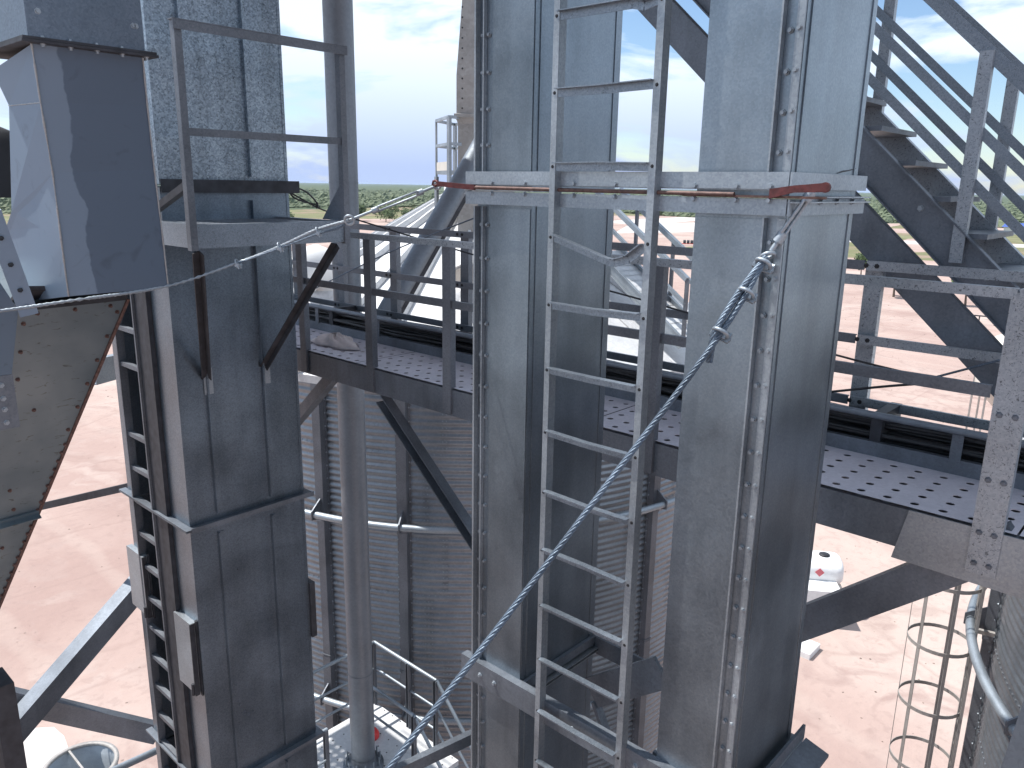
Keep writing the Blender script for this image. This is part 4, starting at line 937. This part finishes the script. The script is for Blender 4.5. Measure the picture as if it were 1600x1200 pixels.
# ================================================================== CHUTE AND HOPPER (top left)
t = thing('spout_chute', 'big blue-grey painted square chute hanging at the upper left', 'chute', (1.4, 3.9, -.55))
LV = [(oy(50, 68, 3.62), oy(222, 90, 3.62), (-12, 110)), (oy(64, 160, 3.70), oy(229, 165, 3.70), (14, 165)), (oy(83, 270, 3.80), oy(240, 265, 3.80), (18, 330)),
      (oy(97, 380, 3.88), oy(252, 362, 3.88), (2, 378)), (oy(108, 463, 3.95), oy(262, 449, 3.95), (50, 470))]
lv = []
for fl, fr, bp_ in LV:
    bl = ox(bp_[0], bp_[1], fl.x + .0); bl.z = min(bl.z, fl.z + .05); lv.append([fl, fr, fr + (bl - fl), bl])
m = MB(); m.loft(lv[::-1], cap=False)
# inner skin so that the open mouth has thickness
def shrink(q, k=.012):
    c = sum(q, V()) / 4; return [p + (c - p).normalized() * k for p in q]
m.loft([shrink(q) for q in lv], cap=False); i0, i1 = lv[-1], shrink(lv[-1])
m.add(i0 + i1, [(k, (k + 1) % 4, 4 + (k + 1) % 4, 4 + k) for k in range(4)]); part('chute_body', m, CHUTE, t)
m = MB(); rnd = random.Random(2); pth = []
base_ = resample([l_[0] for l_ in lv], .02); m.tube([p + V((-.003, -.003, 0)) for p in base_], [rnd.uniform(.002, .0055) for _ in base_], 6); part('weld_seam', m, G_TRIM, t)
m = MB(); base_ = resample([l_[1] for l_ in lv], .03); m.tube([p + V((.002, -.003, 0)) for p in base_], [rnd.uniform(.002, .005) for _ in base_], 6); part('weld_seam', m, G_TRIM, t)
m = MB(); q = lv[1]; w0 = oy(62, 158, q[0].y - .004); base_ = resample([q[0], q[3]], .02); m.tube(base_, [rnd.uniform(.002, .004) for _ in base_], 6); part('weld_seam', m, G_TRIM, t)
fl, fr, br, bl = lv[0]; zf = fl.z
m = MB(); m.box((fl.x - .05, fl.y - .05, zf + .0), (fr.x + .05, bl.y + .05, zf + .010)); m.box((fl.x - .045, fl.y - .045, zf + .0115), (fr.x + .045, bl.y + .05, zf + .0215)); part('flange', m, DARKST, t)
m = MB()
for k in range(5): m.bolt((fl.x + .03 + k * .1, fl.y - .03, zf), (0, 0, -1), .007, .012)
for k in range(5): m.bolt((fl.x + .03 + k * .1, fl.y - .03, zf + .0215), (0, 0, 1), .007, .008)
for x in (fl.x + .03, fr.x - .02, fr.x - .03): m.bolt((x, fl.y - .012, zf + .12), (0, -1, 0), .009, .006)
for x in (fl.x + .03, fr.x - .02): m.bolt((x, fl.y - .012, zf + .30), (0, -1, 0), .009, .006)
part('flange_bolts', m, G_BRIGHT, t)
m = MB(); m.loft([[V((fl.x - .015, fl.y - .012, zf + .0217)), V((fr.x + .01, fl.y - .012, zf + .0217)), V((fr.x + .01, bl.y, zf + .0217)), V((fl.x - .015, bl.y, zf + .0217))],
                  [V((fl.x - .02, fl.y - .02, zf + .9)), V((fr.x + .0, fl.y - .02, zf + .9)), V((fr.x + .0, bl.y, zf + .9)), V((fl.x - .02, bl.y, zf + .9))]]); part('upper_box', m, G_BOX, t)
# hopper below
t = thing('hopper', 'large rust-stained tapered hopper panel below the blue-grey chute', 'hopper', (1.2, 4.6, -3))
A = oy(28, 484, 4.30); B = oy(200, 467, 4.30); Cc = oy(-6, 958, 5.05); D = oy(-160, 1330, 5.6); Fp = oy(8, 652, 4.56); Gp = oy(30, 790, 4.8)
E_ = D + V((-1.2, .1, 0)); H_ = Fp + V((-.9, .0, -.4))
n_ = (Cc - A).cross(B - A).normalized()
if n_.dot(A) > 0: n_ = -n_
def flat(p): return p - n_ * (p - A).dot(n_)
D, E_, H_, Fp = flat(D), flat(E_), flat(H_), flat(Fp)
m = MB(); bk = -n_ * .5
m.plate([A, B, Cc, D, E_, H_, Fp], bk); part('panel', m, HOPPER, t)
m = MB(); m.plate([A - n_ * -.004, oy(-40, 380, 3.95), oy(-120, 600, 4.0), Fp + n_ * .004], (-.05, .15, 0)); part('side_wing', m, CHUTE, t)
def edge_bolts(mb, p, q, step, inset, r=.008):
    d = q - p; k = int(d.length / step)
    for i in range(k): mb.bolt(p + d * ((i + .5) / k) + inset + n_ * .0005, n_, r, .012)
m = MB(); cen = (A + B + Cc) / 3
edge_bolts(m, B, B.lerp(Cc, .42), .13, (A - B).normalized() * .03); edge_bolts(m, B.lerp(Cc, .42), Cc, .055, (A - B).normalized() * .012)
edge_bolts(m, A, B, .13, (Cc - A).normalized() * .03); edge_bolts(m, A, Fp, .13, (B - A).normalized() * .03)
for f_, g_ in ((.3, .3), (.55, .1), (.62, .25), (.75, .05)): m.bolt(A.lerp(Cc, f_) + (B - A) * (g_ * (1 - f_)), n_, .008, .010)
part('bolts', m, RUSTY, t)
m = MB(); m.beam(B + n_ * .003, Cc + n_ * .003, .016, .012, n_); part('edge_trim', m, RUSTY, t)
s0 = B.lerp(Cc, .655); s1 = s0 + (A - B).normalized() * 1.1 + V((0, 0, -.02)); m = MB(); m.beam(s0 + n_ * .008, s1 + n_ * .008, .05, .012, n_); m.beam(s0 + n_ * .03, s1 + n_ * .03, .006, .04, n_); part('seam_angle', m, HOPPER, t)
m = MB(); m.plate([A + V((.0, -.06, .10)), B + V((-.05, -.05, .06)), B + V((0, .12, 0)), A + V((0, .14, 0))], (0, 0, .02)); m.beam(A + V((0, .05, .005)), B + V((0, .05, .01)), .10, .03); part('top_frame', m, DARKST, t)
m = MB(); a = oy(20, 585, 3.9); b = oy(14, 670, 3.9); m.box((a.x - .14, 3.9, b.z), (a.x, 3.912, a.z)); part('bolted_bracket', m, G_STEEL, t)
m = MB(); m.box((a.x - .35, 3.9135, b.z + .02), (a.x - .1, 4.3, b.z + .05))
for z in (.03, .09, .14, .2): m.bolt((a.x - .05, 3.9, b.z + z), (0, -1, 0), .009, .012)
part('bracket_bolts', m, G_BRIGHT, t)
# angle strip with bolts along the left side of the chute mouth
t = thing('bolted_strip', 'blue-grey bolted steel strip beside the lower left of the chute', 'steel strip', tuple(oy(45, 488, 4.0)))
m = MB(); a = oy(-14, 330, 3.9); b = oy(46, 492, 4.02); m.beam(a, b, .075, .01, V((-.3, -1, .3))); part('strip', m, CHUTE, t)
m = MB()
for f_ in (.25, .5, .75, .92): m.bolt(a.lerp(b, f_) + V((-.003, -.008, .003)), V((-.3, -1, .3)), .008, .010)
part('bolts', m, BLACKR, t)
# black motor hood and beam at the far left
m = MB(); c = rr(-22, 250, 6.0); m.tube([c + V((0, 0, -.22)), c + V((0, 0, .06)), c + V((0, 0, .16)), c + V((0, 0, .20))], [.24, .235, .19, .10], 24); solo('motor_cover', m, BLACKR, 'black rounded motor cover cut by the left edge beside the chute', 'motor cover')
m = MB(); a = rr(-60, 297, 6.1); b = rr(60, 297, 6.1); m.beam(a, b, .12, .09); solo('motor_beam', m, G_TRIM, 'short grey beam under the black motor cover at the left edge', 'beam')

# ================================================================== LOWER PLATFORM BY THE SILO
ZP = -7.9; c = V((6.62, 8.76, ZP))
t = thing('lower_platform', 'white perforated landing with tube rails around the foot of the vertical pipe', 'platform', (5.7, 7.9, ZP))
fx0, fy0, fx1, fy1 = 4.0, 6.95, 6.62, 8.76
m = MB(); m.plate([(fx0, 8.76, ZP), (fx0, 7.15, ZP), (5.75, 6.9, ZP), (6.62, 6.9, ZP), (6.62, 8.76, ZP)], (0, 0, -.08)); part('floor', m, G_ROOF, t)
holes = MB()
for i in range(14):
    for j in range(9):
        q = V((fx0 + .12 + i * .19, 7.0 + j * .19, ZP + .002)); holes.mark(); holes.add([q + V((math.cos(a) * .012, math.sin(a) * .012, 0)) for a in [2 * PI * k / 8 for k in range(8)]], [tuple(range(8))])
part('drain_holes', holes, BLACKR, t)
def trail(pts, hs, r, nm='rail'):
    for h in hs:
        m = MB(); m.tube([V(p) + V((0, 0, h)) for p in pts], r if h > 1 else r * .7, 8); part(nm, m, G_BRIGHT, t)
trail([(fx0 - .4, 8.76, ZP), (6.62, 8.76, ZP)], (1.07, .62, .25), .026); trail([(6.62, 8.76, ZP), (6.62, 7.35, ZP)], (1.07, .62, .25), .026)
trail([(6.62, 7.35, ZP), (6.62, 5.6, ZP - 1.75)], (1.07, .62, .25), .026)
trail([(5.9, 8.0, ZP), (5.9, 7.0, ZP - .0)], (1.07 - .0, .62), .024)
trail([(5.9, 7.0, ZP), (5.9, 5.6, ZP - 1.4)], (1.07, .62), .024)
trail([(fx0 - .6, 7.6, ZP), (4.95, 7.6, ZP)], (1.07, .62, .25), .026)
for p in ((6.62, 8.76), (6.62, 7.35), (6.62, 7.95), (4.95, 7.6), (5.9, 8.0), (5.0, 8.76), (5.9, 6.98)):
    m = MB(); m.chan((p[0], p[1], ZP - .1), (p[0], p[1], ZP + 1.07), .05, .06, (0, 1, 0)); part('post', m, G_POST, t)
for k in range(7):
    y = 6.85 - k * .26; z = ZP - .15 - k * .26; m = MB(); m.box((5.93, y - .14, z - .03), (6.58, y + .1, z)); part('tread', m, G_DECK, t)
for x in (5.88, 6.60): m = MB(); m.chan((x, 7.0, ZP - .12), (x, 5.2, ZP - 1.92), .05, .2, (0, 0, 1)); part('stringer', m, G_TRIM, t)
for x, y in ((4.1, 7.3), (4.1, 8.6), (6.5, 8.6), (6.5, 7.1)):
    m = MB(); m.beam((x, y, ZP - .09), (x, y, GZ), .12, .12, (1, 0, 0)); part('support_post', m, G_STEEL, t)
c = rr(578, 1124, 10.2); m = MB(); m.lathe((c.x, c.y, ZP + .004), [(0, .10), (.10, .10), (.13, .05), (.13, 0)], 20); solo('red_cap', m, REDP, 'small round red cap on the white landing beside the vertical pipe', 'cap')

# ================================================================== CAGED LADDER on the right silo
cc = V((9.83, 1.86, 0)); t = thing('caged_ladder', 'caged ladder running down the right silo over the pale yard', 'caged ladder', (cc.x, cc.y, GZ))
dirw = (V((C2[0], C2[1], 0)) - cc).normalized(); sidew = V((-dirw.y, dirw.x, 0)); zc = -3.6
for k in (-1, 1):
    m = MB(); a = cc + dirw * .34 + sidew * (.22 * k); m.beam((a.x, a.y, GZ), (a.x, a.y, zc + .4), .05, .03, dirw); part('stringer', m, CREAM_METAL, t)
z = zc
rg = []
while z > -16: rg.append(z); z -= .30
for z in rg:
    m = MB(); a = cc + dirw * .34; m.tube([a - sidew * .22 + V((0, 0, z)), a + sidew * .22 + V((0, 0, z))], .014, 6); part('rung', m, CREAM_METAL, t)
for k in range(7):
    a = PI * .12 + (2 * PI - PI * .24) * k / 6; v_ = dirw * math.cos(a) + sidew * math.sin(a); m = MB(); p = cc + v_ * .35; m.beam((p.x, p.y, -17), (p.x, p.y, zc), .035, .008, v_); part('cage_strap', m, CREAM_METAL, t)
z = zc
while z > -17:
    pts = [cc + V((0, 0, z)) + (dirw * math.cos(a) + sidew * math.sin(a)) * .355 for a in [PI * .12 + (2 * PI - PI * .24) * k / 28 for k in range(29)]]
    m = MB(); 
    for i in range(28): m.beam(pts[i], pts[i + 1], .008, .045)
    part('cage_hoop', m, CREAM_METAL, t); z -= .82
m = MB()
for z in (-5, -7.5, -10, -12.5): a = cc + dirw * .34 + V((0, 0, z)); m.mark(); m.beam(a, a + dirw * .2, .05, .05)
part('stand_offs', m, CREAM_METAL, t)
# light vertical pipe beside it, upper end curving at the wind ring
# near channel at bottom right corner
m = MB(); a = rr(1640, 985, 2.0); b = rr(1545, 1260, 2.0); m.chan(a, b, .16, .14, (1, 0, 0), .01); solo('near_channel', m, G_STEEL, 'blurred blue-grey channel cut by the bottom right corner', 'channel')

# ================================================================== TANKER
def tanker():
    c = V((46.2, 17.2, GZ)); t = thing('tanker', 'white tank trailer with a red diamond sign parked right of the right duct', 'tanker', tuple(c))
    a = oz(1300, 905, GZ + 3.0); d = V((-.55, .83, 0)).normalized(); o = V((a.x, a.y, GZ)) - d * .75 + V((a.x, a.y, 0)).normalized() * 1.7; s_ = V((d.y, -d.x, 0))
    if s_.dot(V((1, 1, 0))) < 0: s_ = -s_
    # s_ points away from the camera
    def P(u, w, z): return o + d * u + s_ * w + V((0, 0, z))
    prof = []
    for k in range(28):
        g_ = 2 * PI * k / 28; prof.append((1.05 * math.copysign(abs(math.cos(g_)) ** .75, math.cos(g_)), 2.25 + .70 * math.copysign(abs(math.sin(g_)) ** .75, math.sin(g_))))
    lv = []
    for u, k in ((0, .0), (.02, .55), (.10, .85), (.25, .97), (.5, 1), (9, 1), (9.3, .9), (9.35, .1)): lv.append([P(u, 1.25 + a_ * k, 2.25 + (z - 2.25) * k) for a_, z in prof])
    m = MB(); m.loft(lv); m.sm = [True] * len(m.f); part('tank', m, WHITE, t)
    for u in (.95, 1.9, 4.2, 6.5):
        m = MB(); q = P(u, 1.25, 2.96); m.lathe(q, [(.28, -.05), (.28, .05), (.22, .08), (0, .09)], 20); part('manhole', m, BLACKR, t)
    m = MB(); q = P(1.6, 0.02, 2.45); dd = [P(1.35 - .24, .185, 2.42), P(1.35, .185, 2.18), P(1.35 + .24, .185, 2.42), P(1.35, .185, 2.66)]; m.plate(dd, s_ * .02); part('hazard_diamond', m, DIAMOND, t)
    m = MB(); m.plate([P(.45, -1.0, 1.95), P(8.5, -1.0, 1.95), P(8.5, .25, 1.95), P(.45, .25, 1.95)], (0, 0, -1.0)); part('side_cabinet', m, WHITE, t)
    m = MB(); m.plate([P(-.1, .2, 1.25), P(9.5, .2, 1.25), P(9.5, 2.3, 1.25), P(-.1, 2.3, 1.25)], (0, 0, -.25)); part('chassis', m, DARKST, t)
    for w in (.45, .85):
        m = MB(); m.tube([P(.25, w, .7), P(.25, w, 1.6)], .16, 14); part('valve_can', m, CREAM, t)
    for u in (1.4, 2.7, 7.2, 8.4):
        for w in (0, 2.1):
            m = MB(); m.tube([P(u, w - .0, .52), P(u, w + .35, .52)], .52, 22); tb = part('wheel', m, BLACKR, t)
            m = MB(); m.tube([P(u, w - .01, .52), P(u, w - .03, .52)], .25, 16); part('rim', m, CREAM, tb)
    m = MB(); m.tube([P(.1, 1.8, 1.6), P(-.2, 2.0, 2.0)], .05, 6); part('tail_pipe', m, BLACKR, t)
tanker()
# long white low trailer roof below it
m = MB(); a = oz(1262, 1000, GZ + .3); m.box((a.x - 1.2, a.y - .6, GZ), (a.x + .1, a.y + 6, GZ + .3)); solo('white_slab', m, WHITE, 'low white slab peeping out under the brace beside the right duct', 'slab')

# hopper bin on legs
def bin_on_legs():
    b = oz(1530, 735, GZ); r_ = 2.6; t = thing('hopper_bin', 'pale round bin on tall thin legs beyond the walkway at the right', 'hopper bin', tuple(b))
    zb = rr(1530, 603, math.hypot(b.x, b.y)).z; m = MB()
    fw2 = V((b.x, b.y, 0)).normalized(); cb = b + fw2 * 1.2 + V((fw2.y, -fw2.x, 0)) * 1.2
    m.lathe((cb.x, cb.y, 0), [(.3, zb - 2.6), (r_ * .985, zb - .15), (r_, zb), (r_, zb + 3.4), (.4, zb + 4.6), (0, zb + 4.65)], 40); part('bin_body', m, CREAM, t)
    m = MB(); m.lathe((cb.x, cb.y, 0), [(r_ * .99, zb - .12), (r_ + .10, zb - .12), (r_ + .10, zb + .10), (r_ * .99, zb + .10)], 40); part('rim_ring', m, CREAM_METAL, t)
    for k in range(8):
        a = 2 * PI * k / 8 + .3; p = V((cb.x + (r_ + .02) * math.cos(a), cb.y + (r_ + .02) * math.sin(a), 0)); m = MB(); m.beam((p.x, p.y, GZ), (p.x, p.y, zb + 3), .13, .13, (1, 0, 0)); part('leg', m, CREAM_METAL, t)
bin_on_legs()
# low gantry frames and small things in the yard
def gantry(px, py, w, h, label):
    b = oz(px, py, GZ); t = thing('pipe_stand', label, 'pipe stand', tuple(b), 'low pipe stands in the yard'); s_ = V((b.y, -b.x, 0)).normalized()
    for k in (-.35, .35): m = MB(); m.beam(b + s_ * w * k, b + s_ * w * k + V((0, 0, h)), .18, .18, (1, 0, 0)); part('leg', m, DARKST, t)
    m = MB(); m.beam(b - s_ * w * .6 + V((0, 0, h)), b + s_ * w * .6 + V((0, 0, h)), .25, .2); part('cross_bar', m, DARKST, t)
gantry(1541, 508, 3.4, 1.5, 'dark low pipe stand between the long brace and the right post')
gantry(1557, 560, 3.0, 1.2, 'nearer dark pipe stand beside the pale round bin')
b = oz(1072, 383, GZ); t = thing('farm_implement', 'small red and grey farm implement in the yard between the ducts', 'farm implement', tuple(b)); s_ = V((b.y, -b.x, 0)).normalized(); f2 = V((b.x, b.y, 0)).normalized()
m = MB(); m.beam(b - s_ * 3.2 + V((0, 0, .6)), b + s_ * 3.2 + V((0, 0, .6)), .8, .25); m.beam(b - s_ * 3.2 + V((0, 0, .6)), b - s_ * 4.2 + V((0, 0, .2)), .3, .2); part('drawbar', m, REDP, t)
for k in (-1.2, .2, 1.6):
    m = MB(); m.tube([b + s_ * k + V((0, 0, 1.3)), b + s_ * (k + 1.1) + V((0, 0, 1.3))], .75, 14); part('drum', m, DARKST, t)
b = oz(1594, 366, GZ); m = MB(); m.box((b.x - 8, b.y - 14, GZ), (b.x + 8, b.y + 7, GZ + 4)); t = thing('shed', 'distant shed with a blue roof at the right edge', 'shed', tuple(b)); part('wall', m, WHITE, t)
m = MB(); m.loft([[V((b.x - 9, y, GZ + 4.0)), V((b.x + 9, y, GZ + 4.0)), V((b.x, y, GZ + 6.2))] for y in (b.y - 15, b.y + 8)]); part('roof', m, BLUEP, t)
# round tank seen from above at the bottom left
b = rr(128, 1215, 24.0); b.z = rr(128, 1196, 24).z; t = thing('open_tank', 'round steel tank rim peeping in at the bottom left beside the beam', 'tank', (b.x, b.y, GZ))
m = MB(); m.lathe((b.x, b.y, 0), [(1.0, GZ), (1.0, b.z), (.95, b.z), (.95, GZ)], 40); part('shell', m, G_TRIM, t)
m = MB(); m.lathe((b.x, b.y, 0), [(.93, b.z - .02), (1.06, b.z - .02), (1.06, b.z + .05), (.93, b.z + .05), (.93, b.z - .02)], 40); m.beam((b.x, b.y - 1, b.z), (b.x, b.y + 1, b.z), .06, .06); part('rim', m, CREAM_METAL, t)
b = rr(210, 1178, 13); m = MB(); m.tube([rr(160, 1212, 12), rr(262, 1165, 12.6)], .06, 10); solo('thin_pipe', m, G_BRIGHT, 'thin bright pipe at the bottom beside the left tower foot', 'pipe')

# unseen platform below the camera, added dark to dim what the ducts reflect
t = thing('unseen_platform', 'unseen dark platform added under the viewpoint to dim duct reflections', 'platform', (-1, -1.2, -1.7))
m = MB(); m.box((-3.2, -4.0, -1.70), (.95, .95, -1.64)); part('floor', m, DARKST, t)
for x in (-3.1, .85): m = MB(); m.beam((x, -4, -1.81), (x, .9, -1.81), .08, .2); part('beam', m, DARKST, t)
# air
hz = MB(); hz.box((-30000, -30000, GZ - 1), (30000, 30000, 14)); ho = struct('haze', hz, WHITE, 'stuff'); hm = bpy.data.materials.new('haze_air'); hm.use_nodes = True
tt = hm.node_tree; tt.nodes.clear(); vo_ = tt.nodes.new('ShaderNodeVolumePrincipled'); oo_ = tt.nodes.new('ShaderNodeOutputMaterial')
vo_.inputs['Color'].default_value = (.66, .80, 1.0, 1); vo_.inputs['Density'].default_value = 0.00003; tt.links.new(vo_.outputs[0], oo_.inputs['Volume'])
ho.data.materials.clear(); ho.data.materials.append(hm)
